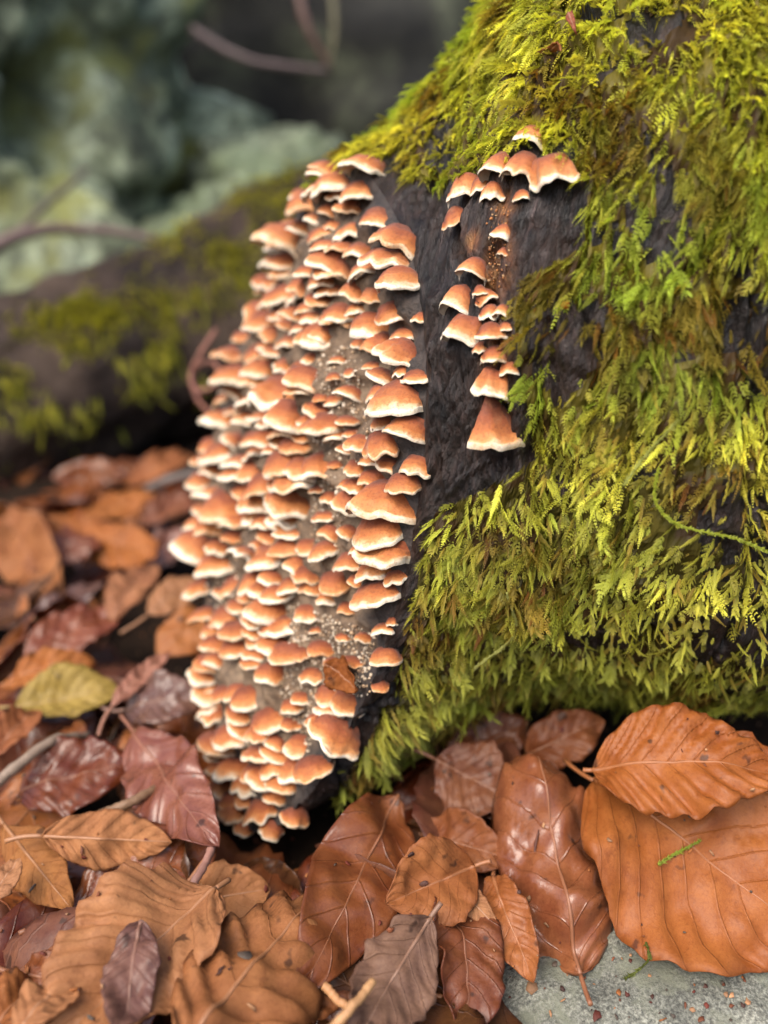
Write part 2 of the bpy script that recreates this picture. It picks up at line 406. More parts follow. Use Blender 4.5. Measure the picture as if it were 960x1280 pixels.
lpx, lpy, _ = project(LOGV.reshape(-1, 3))
rotw = np.zeros(len(lpx))
for (hx, hy, rx, ry) in ((628, 300, 13, 62), (612, 345, 9, 40), (590, 300, 10, 20), (612, 515, 9, 22), (620, 440, 14, 40)):
    rotw = np.maximum(rotw, np.exp(-(((lpx - hx) / rx) ** 2 + ((lpy - hy) / ry) ** 2)))
rotw *= (LOGV.reshape(-1, 3)[:, 1] < 27) * np.clip(.9 + fbm(LOGV.reshape(-1, 3) * 2.5, 2, 31), 0, 1.2)
me = fast_mesh('bark', LOGV.reshape(-1, 3), LF, attrs={'grain': ('FLOAT_VECTOR', grain.reshape(-1, 3)), 'rot': ('FLOAT', rotw)})
link('bark', me, M['bark'], log)
# cut face
NRr = 46
rho = np.linspace(1, 0, NRr)
r0 = LOGV[0]; cc = r0.mean(0)
CF = cc + (r0 - cc)[None] * rho[:, None, None]
bulge = 0.5 * (1 - rho ** 2)[:, None]
CF = CF + FN * (bulge + (0.35 * fbm(CF * 0.6, 3, 90) + 0.18 * fbm(CF * 2.5, 3, 91)) * np.clip((1 - rho) / 0.05, 0, 1)[:, None])[..., None]
CFV = CF.reshape(-1, 3); CFF = grid_faces(NRr, NT_, wrap=True)
link('cut_face', fast_mesh('cut_face', CFV, CFF, attrs={'rho': ('FLOAT', np.repeat(rho, NT_))}), M['cut'], log)
# far end cap
ec = LOGV[-1].mean(0)
EV = np.vstack([LOGV[-1], ec]); j = np.arange(NT_)
link('far_end', fast_mesh('far_end', EV, np.stack([j, (j + 1) % NT_, np.full(NT_, NT_)], -1)), M['cut'], log)

allV = np.vstack([LOGV.reshape(-1, 3), CFV]); allF = np.vstack([LF, CFF + NS_ * NT_])
bvh = BVHTree.FromPolygons([tuple(v) for v in allV[:]], [tuple(f) for f in allF.tolist()])
def cast(px, py):
    r = nrm(ray(px, py)); h = bvh.ray_cast(Vector(CAM), Vector(r))
    if h[0] is None: return None, None, None
    n = np.array(h[1]); 
    if n @ r > 0: n = -n
    return np.array(h[0]), n, h[2]

exec_moss = True
# ------------------------------------------------------------------ moss
def shoot(p0, d, up, L, n, l, w, curve=0.0, rs=None):
    """a braided moss shoot: scale leaves in three ranks; returns quads (k,4,3) and stem position 0..1"""
    d = nrm(d); side = nrm(np.cross(d, up)); up = np.cross(side, d)
    Q = []; T = []
    for i in range(n):
        f = i / max(n - 1, 1); taper = (0.75 + 0.5 * math.sin(math.pi * min(1, f * 0.9 + 0.15))) * (1 - 0.55 * f ** 3)
        p = p0 + d * L * f - up * curve * L * f * f
        dd = nrm(d - up * 2 * curve * f)
        for kx, ku in ((-0.75, 0.18), (0.75, 0.18), (0.0, 0.55)):
            a = nrm(dd * 0.95 + side * (kx + rs.normal(0, .12)) + up * (ku + rs.normal(0, .15)))
            b = nrm(np.cross(a, up + side * kx * 0.6))
            ll = l * taper * rs.uniform(.8, 1.2); ww = w * taper
            Q.append([p + a * ll * .12 + b * ww - up * ww * .2, p + a * ll, p + a * ll * .12 - b * ww - up * ww * .2]); T.append(f)
    return Q, T
def frond_proto(seed, pinnate=True):
    rs = np.random.default_rng(seed); Y = np.array([0, 1., 0]); Z = np.array([0, 0, 1.]); X = np.array([1., 0, 0])
    cv = rs.uniform(.1, .35)
    Q, T = shoot(np.zeros(3), Y + X * rs.normal(0, .1), Z, 1.0, 15 if pinnate else 15, 0.105 if pinnate else 0.13, 0.030 if pinnate else .036, cv, rs)
    if pinnate:
        for i in range(7):
            f = 0.12 + 0.72 * i / 7; sd = 1 if i % 2 else -1
            p = Y * f - Z * cv * f * f
            q, t = shoot(p, Y * 0.95 + X * sd * rs.uniform(.30, .70) + Z * rs.uniform(-.3, .35), Z, 0.46 * (1 - .5 * f) * rs.uniform(.6, 1.3), 6, 0.085, 0.027, .3, rs)
            Q += q; T += [f + .2 * x for x in t]
    Q = np.array(Q, np.float32); return Q, np.clip(np.array(T, np.float32), 0, 1)
PIN = [frond_proto(100 + i) for i in range(7)]
TNY = []
for i_ in range(5):
    rs_ = np.random.default_rng(300 + i_); q_, t_ = shoot(np.zeros(3), np.array([0, 1., 0]), np.array([0, 0, 1.]), 1.0, 5, .45, .10, .2, rs_); TNY.append((np.array(q_, np.float32), np.array(t_, np.float32)))
SIM = [frond_proto(200 + i, False) for i in range(6)]

def sample_surface(V, F, n, rs, wfun=None):
    a = V[F]; c = a.mean(1); nn = np.cross(a[:, 2] - a[:, 0], a[:, 3] - a[:, 1]); ar = np.linalg.norm(nn, axis=1); nn = nn / (ar[:, None] + 1e-12)
    w = ar * (wfun(c, nn) if wfun else 1.0); w = w / w.sum()
    idx = rs.choice(len(F), n, p=w); st = rs.random((n, 2))
    s, t = st[:, :1], st[:, 1:]
    P = (a[idx, 0] * (1 - s) + a[idx, 1] * s) * (1 - t) + (a[idx, 3] * (1 - s) + a[idx, 2] * s) * t
    return P, nn[idx]
def build_moss(P, N, Dir, L, W, cols, protos, rs):
    Vs, Cs = [], []
    Dir = nrm(Dir); X = nrm(np.cross(Dir, N)); Zx = np.cross(X, Dir)
    pi = rs.integers(0, len(protos), len(P))
    for k, (Q, T) in enumerate(protos):
        m = np.where(pi == k)[0]
        if len(m) == 0: continue
        q = Q.reshape(-1, 3)
        v = (P[m, None] + (L * W)[m, None, None] * X[m, None] * q[None, :, :1] + L[m, None, None] * Dir[m, None] * q[None, :, 1:2] + (L)[m, None, None] * Zx[m, None] * q[None, :, 2:3])
        tq = np.repeat(T, 3)[None, :, None]
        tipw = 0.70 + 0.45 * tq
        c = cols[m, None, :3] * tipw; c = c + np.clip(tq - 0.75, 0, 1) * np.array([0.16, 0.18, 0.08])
        Vs.append(v.reshape(-1, 3)); Cs.append(np.clip(c, 0, 1).reshape(-1, 3))
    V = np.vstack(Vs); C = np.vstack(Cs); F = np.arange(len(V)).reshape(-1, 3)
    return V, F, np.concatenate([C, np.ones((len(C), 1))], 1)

BARE = [(340, 215), (400, 204), (455, 208), (500, 190), (512, 225), (550, 230), (600, 210), (652, 168), (716, 180), (738, 232), (728, 312), (660, 345), (640, 380), (652, 470), (672, 575), (606, 612),
        (545, 640), (528, 700), (514, 775), (488, 870), (455, 935), (420, 990), (380, 1060), (200, 1100), (200, 300)]
DARK = [(870, 640), (915, 610), (975, 610), (975, 860), (890, 870), (862, 820), (880, 740)]
HOLES = [(835, 250, 14, 40), (790, 265, 12, 32), (770, 305, 10, 40), (745, 290, 16, 34), (700, 395, 20, 16), (735, 440, 26, 14), (690, 470, 26, 16), (930, 330, 22, 26), (800, 590, 22, 16), (700, 610, 12, 24), (745, 18, 40, 18),
         (745, 795, 60, 18), (620, 555, 26, 60), (640, 130, 14, 18), (560, 150, 10, 14), (855, 445, 24, 14), (945, 480, 18, 26)]
nF = len(LF)
def moss_w(c, nn):
    px, py, D = project(c)
    facing = ((c - CAM) * nn).sum(1) 
    sgn = 1.0
    w = np.ones(len(c))
    vis = (px > -60) & (px < 1060) & (py > -120) & (py < 1000) & (c[:, 1] < 30)
    w[inpoly(px, py, BARE) & (c[:, 1] < 28)] = 0.0
    w[inpoly(px, py, DARK)] = 0.30
    for (hx, hy, rx, ry) in HOLES:
        w *= 1 - 0.9 * np.exp(-(((px - hx) / rx) ** 2 + ((py - hy) / ry) ** 2) ** 2)
    w *= np.clip(0.9 + 0.8 * fbm(c * 0.55, 3, 300), 0.15, 1.3)
    w[~vis] *= 0.06
    w *= 1 + 0.5 * (c[:, 2] > 15) * vis
    w[c[:, 0] > 24] = 0
    w[c[:, 2] < 1.5] *= 0.3
    return w
def log_moss(n, rs, protos, Lr, out, green, kind):
    P, N = sample_surface(LOGV.reshape(-1, 3), LF, n, rs, moss_w)
    N = nrm(N); C0 = np.array([0, 28, 13.]); 
    flip = ((P - (P * [1, 0, 0] + C0 * [0, 1, 1])) * N).sum(1) < 0; N[flip] *= -1
    px, py, D = project(P)
    gdir = np.array([-0.12, -0.25, -1.0]); G = gdir - N * (N @ gdir)[:, None]
    G = G + np.stack([-0.30 * N[:, 2].clip(0, 1), -0.55 * N[:, 2].clip(0, 1), 0 * D], -1)
    G = nrm(G)
    yaw = fbm(P * 0.35, 2, 60)[:, None] * 0.9
    sideV = np.cross(G, N)
    Dir = G + sideV * yaw + sideV * rs.normal(0, .38, (n, 1)) + N * (out + rs.normal(0, .16, (n, 1)))
    L = rs.uniform(*Lr, n) * (0.8 + 0.4 * rs.random(n))
    L *= np.where(P[:, 2] < 5, 1.25, 1.0)
    h = fbm(P * 0.28, 3, 61) + rs.normal(0, .22, n)
    base = np.array([0.56, 0.58, 0.08]); yel = np.array([0.72, 0.68, 0.10]); grn = np.array([0.40, 0.49, 0.06]); brn = np.array([0.22, 0.105, 0.02]); olive = np.array([0.27, 0.28, 0.045])
    cols = base + (yel - base) * np.clip(h * 1.3, 0, 1)[:, None] + (grn - base) * np.clip(-h * 1.3, 0, 1)[:, None]
    low = np.clip((12.5 - P[:, 2]) / 9.0, 0, 1)[:, None]           # shoot colour goes to a darker olive down the lower flank
    cols = cols * (1 - 0.75 * low) + olive * 0.75 * low
    bm = np.clip(fbm(P * 0.62, 3, 62) * 2.2 - 0.42 + .5 * np.exp(-(((px - 715) / 60) ** 2 + ((py - 470) / 60) ** 2)) + .4 * np.exp(-(((px - 860) / 60) ** 2 + ((py - 560) / 50) ** 2)), 0, 1)[:, None] * (0.95 if kind == 'under' else 0.72)
    cols = cols * (1 - bm) + brn * bm
    cols *= rs.uniform(.7, 1.25, (n, 1)) * (1 + .25 * fbm(P * .9, 2, 64))[:, None]
    cols = cols * (green if kind != 'under' else np.where(P[:, 2:3] > 14, np.array([1., .93, .9]), green))
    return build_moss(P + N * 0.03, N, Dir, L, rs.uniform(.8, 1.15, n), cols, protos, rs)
def moss_object(name, parts, label, cat='moss'):
    V = np.vstack([p[0] for p in parts]); C = np.vstack([p[2] for p in parts]); F = np.arange(len(V)).reshape(-1, 3)
    me = fast_mesh(name, V, F, smooth=False, attrs={'tint': ('FLOAT_COLOR', C)})
    o = link(name, me, M['moss']); tag(o, label, cat, kind='stuff'); return o
rs = np.random.default_rng(21)
def moss_mat():
    Vf = LOGV.reshape(-1, 3); c = Vf[LF].mean(1); px, py, D = project(c)
    nn = Nn.reshape(-1, 3)
    w = moss_w(c, c * 0)
    keep = (w > .30) & (c[:, 0] < 24) & (c[:, 2] > 1.5) & (py > -400)
    F = LF[keep]
    used_v, inv = np.unique(F, return_inverse=True)
    P = Vf[used_v]; N_ = nn[used_v]
    wv_ = np.clip(moss_w(P, P * 0) / .8, 0, 1)
    P2 = P + N_ * (.01 + wv_ * (.05 + .06 * fbm(P * 4.1, 3, 66)))[:, None]
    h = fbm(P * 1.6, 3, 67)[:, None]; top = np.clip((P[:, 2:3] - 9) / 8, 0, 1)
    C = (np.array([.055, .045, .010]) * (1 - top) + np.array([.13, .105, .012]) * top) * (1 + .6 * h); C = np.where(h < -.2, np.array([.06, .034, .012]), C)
    F2 = inv.reshape(-1, 4); F2 = np.vstack([F2[:, [0, 1, 2]], F2[:, [0, 2, 3]]])
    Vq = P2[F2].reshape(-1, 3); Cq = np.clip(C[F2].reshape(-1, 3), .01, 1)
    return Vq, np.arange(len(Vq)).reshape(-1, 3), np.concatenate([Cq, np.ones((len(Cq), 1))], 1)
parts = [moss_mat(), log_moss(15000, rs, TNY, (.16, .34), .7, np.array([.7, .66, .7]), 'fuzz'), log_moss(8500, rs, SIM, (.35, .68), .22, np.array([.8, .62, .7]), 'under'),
         log_moss(2600, rs, PIN, (.55, .95), .30, 1.0, 'top'),
         log_moss(13000, rs, SIM, (.36, .68), .42, 1.05, 'top')]
moss_object('moss', parts, 'bright yellow-green feather moss draped over the thick log')

# ------------------------------------------------------------------ bracket fungi
def bracket_mesh(W, b, h, seed, p=1.6, lobes=2, wave=.12, th=.14, attach=.5, arch=.1, skew=0.0, bell=False):
    rs = np.random.default_rng(seed); NTH = 22 if W < .9 else 34
    th_a = np.linspace(-0.06 * math.pi, 1.06 * math.pi, NTH)
    c, s = np.cos(th_a), np.sin(th_a)
    ph = rs.uniform(0, 6.28, 4)
    lob = 1 + wave * (np.cos(lobes * (th_a - math.pi / 2) * 2 + ph[0]) * .6 + np.cos(5 * th_a + ph[1]) * .35 + np.cos(9 * th_a + ph[2]) * .16) 
    Ox = W / 2 * c * lob + skew * W * s; Oy = b * np.sign(s) * np.abs(s) ** .85 * lob
    Ix = W / 2 * (attach if bell else .88) * c; Iy = -0.22 * b + 0.1 * b * s
    dome = np.ones_like(c) if bell else np.clip(1 - np.abs(c) ** 2.4, 0, 1) ** .6
    rr = np.array([0, .15, .3, .45, .6, .72, .82, .9, .96])
    t = th * W
    V = []; R = []
    ripple = wave * 1.3 * W * (np.cos(lobes * 2 * th_a + ph[3]) * .24 + np.cos(7 * th_a + ph[1]) * .10 + np.cos(13 * th_a + ph[2]) * .06)
    def pt(r, dz, extra=0.0):
        z = h * dome * (1 - r ** p) + dz + ripple * r ** 2 - arch * W * c ** 2 * r ** 1.5
        k = 1 + extra
        return np.stack([Ix + (Ox - Ix) * r * k, Iy + (Oy - Iy) * r * k, z], -1)
    bumps = np.stack([np.convolve(rs.normal(0, 1, NTH + 4), np.ones(5) / 5, 'valid') for _ in rr]) * .028 * W
    for i, r in enumerate(rr):
        q = pt(r, .012 * W * math.sin(r * 17 + ph[0])); q[:, 2] += bumps[i]
        V.append(q); R.append(np.full(NTH, r * .95))
    for a in (0.35, 0.75, 1.2, 1.7, 2.3):       # rounded margin
        V.append(pt(.96, -t * .5 * (1 - math.cos(a)), .07 * math.sin(a))); R.append(np.full(NTH, .93 + .07 * min(1, a)))
    n1 = len(V); V = np.vstack(V); R = np.concatenate(R)
    F = grid_faces(n1, NTH)
    U = []
    for r, dz in ((.955, -t * .86), (.86, -t * .95), (.65, -t * .9 - .05 * h), (.4, -t - .25 * h), (.1, -t - .45 * h)):
        U.append(pt(r, dz))
    U = np.vstack(U); FU = grid_faces(5, NTH)
    return (V, F[:, ::-1], R), (U, FU[:, ::-1])

LISTA = [(664,183,38),(623,219,44),(652,226,48),(691,237,54),(584,253,45),(616,253,30),(652,251,20),(571,286,34),(627,302,27),(591,350,38),(573,389,42),(606,378,25),
 (613,403,30),(632,414,17),(582,428,50),(614,426,38),(618,455,32),(636,468,24),(616,495,44),(601,242,26),(628,320,15),(600,372,20),(627,396,20),(602,442,22),(625,480,20),(615,556,72)]
LISTB = [(458,221,50),(416,247,48),(453,251,48),(409,222,40),(411,270,26),(439,272,40),(439,300,40),(474,286,42),(503,313,62),(485,336,58),(453,325,40),(457,350,40),(418,350,48),
 (501,364,54),(446,371,34),(467,375,32),(492,400,42),(528,403,24),(446,394,26),(466,419,52),(421,407,44),(409,428,40),(453,435,24),(506,428,34),(478,442,46),(506,453,56),(467,464,26),
 (503,469,24),(480,481,40),(520,481,36),(474,501,34),(503,494,24),(510,504,30),(499,519,72),(481,536,34),(513,547,50),(453,559,36),(478,563,44),(466,580,30),(489,588,34),(522,591,38),
 (446,590,30),(467,603,34),(505,612,40),(447,617,34),(435,635,38),(487,645,84),(475,675,66),(437,672,28),(487,700,68),(447,692,20),(407,697,36),(417,671,30),(437,710,36),(421,732,40),
 (470,720,44),(495,727,30),(447,730,22),(392,740,34),(472,755,62),(412,755,30),(434,765,22),(479,792,28),(457,802,24),(490,780,14),(482,829,36),(475,860,20),(412,875,34),(440,882,44),(415,895,38),(422,928,60),
 (380,940,38),(392,965,44),(395,792,18)]
LISTD = [(425,455,20),(440,470,18),(418,505,20),(440,545,18),(432,565,20),(420,585,20),(436,608,18),(405,650,20),(398,615,18),(385,770,24),(402,812,22),(430,800,20),(418,835,22),(392,850,24),(378,875,22),(398,905,24),(375,820,22),(440,830,18),(310,1045,26),(340,1040,28),(322,1058,24),(356,1050,24),(295,1015,28),(312,1000,28),(345,1000,28),(355,977,36),(357,955,24),(365,907,22),(367,885,22),(340,847,38),(327,920,30),(345,810,34),(352,790,36),(370,1025,34),(302,1056,26),(282,1035,24),(330,1015,34),(322,970,34),
 (295,967,34),(277,985,32),(270,965,28),(297,792,30),(320,792,28),(320,820,28),(312,877,34),(345,932,24),(250,832,28),(270,830,26),(262,872,34),(280,870,30),(272,900,34),(292,925,34),(274,932,34),
 (392,225,30),(365,252,30),(387,267,44),(357,285,22),(377,290,24),(399,297,22),(417,287,20),(332,312,26),(362,317,58),(412,340,56),(332,332,26),(360,347,36),(385,345,22),(345,360,34),
 (380,365,28),(402,357,26),(325,367,20),(355,380,44),(400,382,36),(425,402,44),(327,390,30),(370,400,26),(392,402,24),(350,400,22),(330,415,38),(362,412,24),(375,415,20),(405,427,44),
 (307,425,22),(345,425,28),(367,435,36),(325,445,32),(297,450,32),(345,447,24),(297,477,44),(330,472,40),(362,467,30),(385,480,40),(362,487,30),(417,475,16),(295,497,36),(317,512,40),
 (360,507,56),(340,500,30),(292,520,26),(310,530,30),(365,527,44),(340,535,24),(401,500,20),(401,519,28),(437,500,34),(407,535,36),(435,530,24),(420,550,26),(280,532,36),(317,552,24),
 (360,545,34),(370,562,36),(297,560,38),(252,560,30),(277,575,44),(325,575,30),(340,567,20),(362,582,50),(405,590,44),(320,595,34),(267,595,30),(295,602,30),(370,610,54),(330,612,36),
 (257,610,38),(415,625,22),(370,635,52),(325,632,42),(345,625,26),(270,627,46),(287,645,56),(252,640,22),(335,660,30),(367,655,44),(270,662,40),(295,675,32),(340,675,26),(367,672,28),
 (327,685,24),(367,690,36),(254,690,42),(272,712,44),(342,705,36),(375,712,30),(295,737,34),(317,732,30),(340,725,30),(365,737,34),(302,762,34),(337,765,36)]
pts = [(x, y, w, 'a') for x, y, w in LISTA] + [(x, y, w, 'b') for x, y, w in LISTB] + [(x, y, w, 'd') for x, y, w in LISTD]
MASS = [(395,215),(440,215),(430,330),(432,420),(395,470),(388,560),(390,660),(385,740),(360,800),(372,960),(350,1010),(300,1050),(275,1010),(258,900),(246,830),(250,740),(246,690),(252,600),(250,560),(290,470),(335,330)]
rs = np.random.default_rng(31)
tries = 0
while len(pts) < 318 and tries < 6000:
    tries += 1
    x, y = rs.uniform(240, 445), rs.uniform(215, 1055)
    if not inpoly(np.array([x]), np.array([y]), MASS)[0]: continue
    if all(((x - a) / 15.5) ** 2 + ((y - b_) / 10) ** 2 > 1 for a, b_, _, _ in pts): pts.append((x, y, rs.uniform(22, 34), 'd'))
def ordinal(n):
    w = ['first', 'second', 'third', 'fourth', 'fifth', 'sixth', 'seventh', 'eighth', 'ninth', 'tenth', 'eleventh', 'twelfth', 'thirteenth', 'fourteenth', 'fifteenth', 'sixteenth', 'seventeenth', 'eighteenth', 'nineteenth']
    if n <= 19: return w[n - 1]
    tens = {2: 'twent', 3: 'thirt', 4: 'fort', 5: 'fift', 6: 'sixt', 7: 'sevent', 8: 'eight', 9: 'ninet'}[n // 10]
    return tens + 'ieth' if n % 10 == 0 else tens + 'y-' + w[n % 10 - 1]
rank = {}
sa = sorted([i for i, q in enumerate(pts) if q[3] == 'a'], key=lambda i: pts[i][1])
sb = sorted([i for i, q in enumerate(pts) if q[3] == 'b'], key=lambda i: pts[i][1])
for k, i in enumerate(sa): rank[i] = f'down the separate strip on bare bark', k + 1
for k, i in enumerate(sb): rank[i] = f'down the column along the cut rim', k + 1
sd = sorted([i for i, q in enumerate(pts) if q[3] == 'd'], key=lambda i: pts[i][1])
tier = [sd[k:k + 6] for k in range(0, len(sd), 6)]
for k, tr in enumerate(tier):
    for m, i in enumerate(sorted(tr, key=lambda i: pts[i][0])): rank[i] = (k + 1, m + 1, len(tr))
BASES = []
for i, (x, y, w, kd) in enumerate(pts):
    rs = np.random.default_rng(1000 + i)
    P, N, D = cast(x, y - 0.20 * w)
    if P is None:
        for dx in range(3, 60, 3):
            P, N, D = cast(x + dx, y - 0.20 * w + dx * 0.1)
            if P is not None: break
    if P is None: continue
    zdist = (P - CAM) @ FWD
    W = w * zdist / FPX * ((1.28 if w == 72 else 1.1) if kd == 'a' else 1.14 if kd == 'b' else 1.3) * (rs.choice([1, 1, 1.1, 1.15, 1.25, .85]) if kd == 'd' else 1)
    tocam = CAM - P; tocam[2] = 0; tocam = nrm(tocam)
    out = N * [1, 1, .35]; out = nrm(nrm(out) * (1.0 if kd == 'a' else .65) + tocam * (.35 if kd == 'a' else .62)); out[2] -= rs.uniform(.0, .18)
    out = nrm(out); out = nrm(out + nrm(np.cross(out, [0, 0, 1.])) * rs.normal(0, .22)); X = nrm(np.cross(out, [0, 0, 1])); X = nrm(X + np.array([0, 0, rs.normal(0, .2)])); X = nrm(X - out * (X @ out)); Z = np.cross(X, out)
    if kd == 'a' and w == 72:                 # the lone flared cap hangs level
        out = nrm(N * [1, 1, 0] + np.array([0, 0, -.12])); X = nrm(np.cross(out, [0, 0, 1])); Z = np.cross(X, out)
    aspect = rs.uniform(.50, .72)
    if kd == 'a': p_, h_, b_ = rs.uniform(1.3, 2.4), rs.uniform(.38, .58), rs.uniform(.42, .56)
    elif kd == 'b': p_, h_, b_ = rs.uniform(1.2, 2.2), rs.uniform(.22, .38), rs.uniform(.50, .66)
    else: p_, h_, b_ = rs.uniform(1.2, 2.1), rs.uniform(.19, .31), rs.uniform(.50, .66)
    if kd == 'a' and w == 72: p_, h_, b_ = .72, .58, .40
    lob = rs.integers(1, 4); wv = rs.uniform(.04, .16) * (1.2 if kd == 'a' else .9)
    top, und = bracket_mesh(W, W * b_, W * h_, 2000 + i, p_, lob, wv, rs.uniform(.08, .125), rs.uniform(.45, .6) if not (kd == 'a' and w == 72) else .32, (rs.uniform(.05, .26) if kd == 'a' else rs.uniform(.0, .15)) if not (kd == 'a' and w == 72) else .06, rs.normal(0, .07), kd == 'a' and w == 72 or (kd == 'a' and i in (3, 14, 18)))
    me = fast_mesh('bracket_cap', top[0], top[1], attrs={'rad': ('FLOAT', top[2])})
    o = link('bracket_fungus', me, M['fungus'])
    Mx = Matrix(((X[0], out[0], Z[0], P[0] * S), (X[1], out[1], Z[1], P[1] * S), (X[2], out[2], Z[2], P[2] * S), (0, 0, 0, 1)))
    o.matrix_world = Mx
    u = link('underside', fast_mesh('underside', und[0], und[1]), M['pore'], o)
    size = 'tiny' if w < 24 else 'small' if w < 33 else 'medium' if w < 45 else 'broad' if w < 60 else 'very broad'
    shape = 'lobed' if wv > .11 else 'smooth'
    r = rank[i]
    if kd in 'ab':
        lab = f'{size} cream-rimmed orange bracket, {ordinal(r[1])} {r[0]}'
        grp = 'brackets in the separate strip' if kd == 'a' else 'brackets along the cut rim'
    else:
        pos = 'outermost' if r[1] == 1 else f'{ordinal(r[1])} from the outer edge'
        lab = f'{size} orange bracket, {pos}, {ordinal(r[0])} tier down the cut face'
        grp = 'brackets crowding the cut face'
    tag(o, lab, 'bracket fungus', grp)

# crumbs of young fungus and frass between the brackets
ico_v = np.array([(0, 0, 1), (.894, 0, .447), (.276, .851, .447), (-.724, .526, .447), (-.724, -.526, .447), (.276, -.851, .447), (.724, .526, -.447), (-.276, .851, -.447), (-.894, 0, -.447), (-.276, -.851, -.447), (.724, -.526, -.447), (0, 0, -1)])
ico_f = np.array([(0,1,2),(0,2,3),(0,3,4),(0,4,5),(0,5,1),(1,6,2),(2,7,3),(3,8,4),(4,9,5),(5,10,1),(2,6,7),(3,7,8),(4,8,9),(5,9,10),(1,10,6),(11,7,6),(11,8,7),(11,9,8),(11,10,9),(11,6,10)])
def crumbs(name, polys, n, rad, palette, label, cat, rs):
    Vs, Fs, Cs = [], [], []; k = 0
    for poly, cnt in zip(polys, n):
        xs = [q[0] for q in poly]; ys = [q[1] for q in poly]; c = 0; guard = 0
        while c < cnt and guard < cnt * 20:
            guard += 1
            x, y = rs.uniform(min(xs), max(xs)), rs.uniform(min(ys), max(ys))
            if not inpoly(np.array([x]), np.array([y]), poly)[0]: continue
            P, N, D = cast(x, y)
            if P is None: continue
            r = rs.uniform(*rad); v = ico_v * (r * rs.uniform(.45, 1.5, 3)) + rs.normal(0, r * .18, ico_v.shape)
            Vs.append(v + P + N * r * .3); Fs.append(ico_f + 12 * k); Cs.append(np.tile(palette[rs.integers(len(palette))] * rs.uniform(.7, 1.1), (12, 1))); k += 1; c += 1
    C = np.vstack(Cs); C = np.concatenate([np.clip(C, 0, 1), np.ones((len(C), 1))], 1)
    o = link(name, fast_mesh(name, np.vstack(Vs), np.vstack(Fs), attrs={'tint': ('FLOAT_COLOR', C)}), M['crumb'])
    tag(o, label, cat, kind='stuff')
rs = np.random.default_rng(77)
pale = [np.array([.62, .50, .36]), np.array([.70, .60, .47]), np.array([.48, .33, .20]), np.array([.30, .19, .11])]
crumbs('fungus_crumbs', [[(395,440),(450,430),(462,560),(440,640),(415,700),(388,680),(392,560)], [(360,750),(470,790),(462,870),(410,870),(385,940),(350,900),(345,780)], [(240,700),(300,690),(300,800),(250,820)]], [700, 1000, 150], (.012, .048), pale,
       'pale crumbs of young fungus and frass between the brackets', 'crumbs', rs)
org = [np.array([.42, .17, .05]), np.array([.30, .12, .04]), np.array([.5, .30, .14])]
crumbs('rotten_wood_crumbs', [[(606,262),(640,255),(636,330),(625,360),(608,350),(612,300)], [(600,505),(625,505),(622,530),(600,530)]], [110, 20], (.010, .032), org, 'orange rotten wood crumbs in the crack of the bare bark strip', 'crumbs', rs)

# ------------------------------------------------------------------ leaves
def leaf_surface(L, W, seed, fold=.2, curl=.3, twist=0.0, rag=.03, ribs=8, cross=0.0, ridge=.012, tip=0.9, res=(40, 21), crump=.06):
    rs = np.random.default_rng(seed); off = rs.uniform(0, 50, 3)
    nu, nv = res
    u = np.linspace(0, 1, nu); v = np.linspace(-1, 1, nv)
    Ug, Vg = np.meshgrid(u, v, indexing='ij')
    prof = np.sin(np.pi * np.clip(u, 0, 1) ** tip) ** .72
    wig = 1 + rag * .6 * np.sin(u * ribs * 2 * np.pi) + rag * .5 * noise(np.stack([u * 38 + off[2], u * 0 + 3.3, u * 0], -1), 6)
    hwL = W / 2 * prof * wig * (1 + rag * 3 * noise(np.stack([u * 9 + off[0], u * 0 + off[1], u * 0], -1), 5)) 
    hwR = W / 2 * prof * wig * (1 + rag * 3 * noise(np.stack([u * 9 + off[0] + 31, u * 0 + off[1], u * 0], -1), 5))
    hw = np.where(Vg < 0, hwL[:, None], hwR[:, None])
    X = Vg * hw; Y = Ug * L
    a = np.abs(Vg)
    phase = ribs * (Ug - 0.28 * a * (W / L) / 0.6 * 0.9) + .25
    Zh = fold * np.abs(X) + ridge * L * np.sin(2 * np.pi * phase) * np.minimum(1, a * 2.2) * prof[:, None] ** .5
    Zh += crump * L * fbm(np.stack([X / L * 3 + off[0], Y / L * 3 + off[1], X * 0 + off[2]], -1), 3, 7)
    Zh += .03 * L * a ** 2 * noise(np.stack([Ug * 7 + off[2], Vg * 1.2, X * 0], -1), 9)
    if cross:                        # curl across the midrib
        k = cross / (W / 2 + 1e-6); ang = X * k
        X2 = np.sin(ang) / k; Zh = Zh + (1 - np.cos(ang)) / k; X = X2
    tw = twist * (Ug - .5); X, Zh = X * np.cos(tw) - Zh * np.sin(tw), X * np.sin(tw) + Zh * np.cos(tw)
    if abs(curl) > 1e-3:             # bend along the length
        k = curl / L; ang = (Y - L * .5) * k; R = 1 / k
        Y, Zh = L * .5 + (R - Zh) * np.sin(ang), R - (R - Zh) * np.cos(ang)
    return np.stack([X, Y, Zh], -1), np.stack([Ug, Vg, phase], -1)
TAN = (.44, .225, .105); ORG = (.38, .125, .026); RED = (.13, .018, .006); BRN = (.17, .045, .012); MAU = (.16, .085, .085); DRK = (.055, .016, .008); YEL = (.36, .31, .07); PNK = (.30, .13, .10); PALE = (.42, .23, .12)
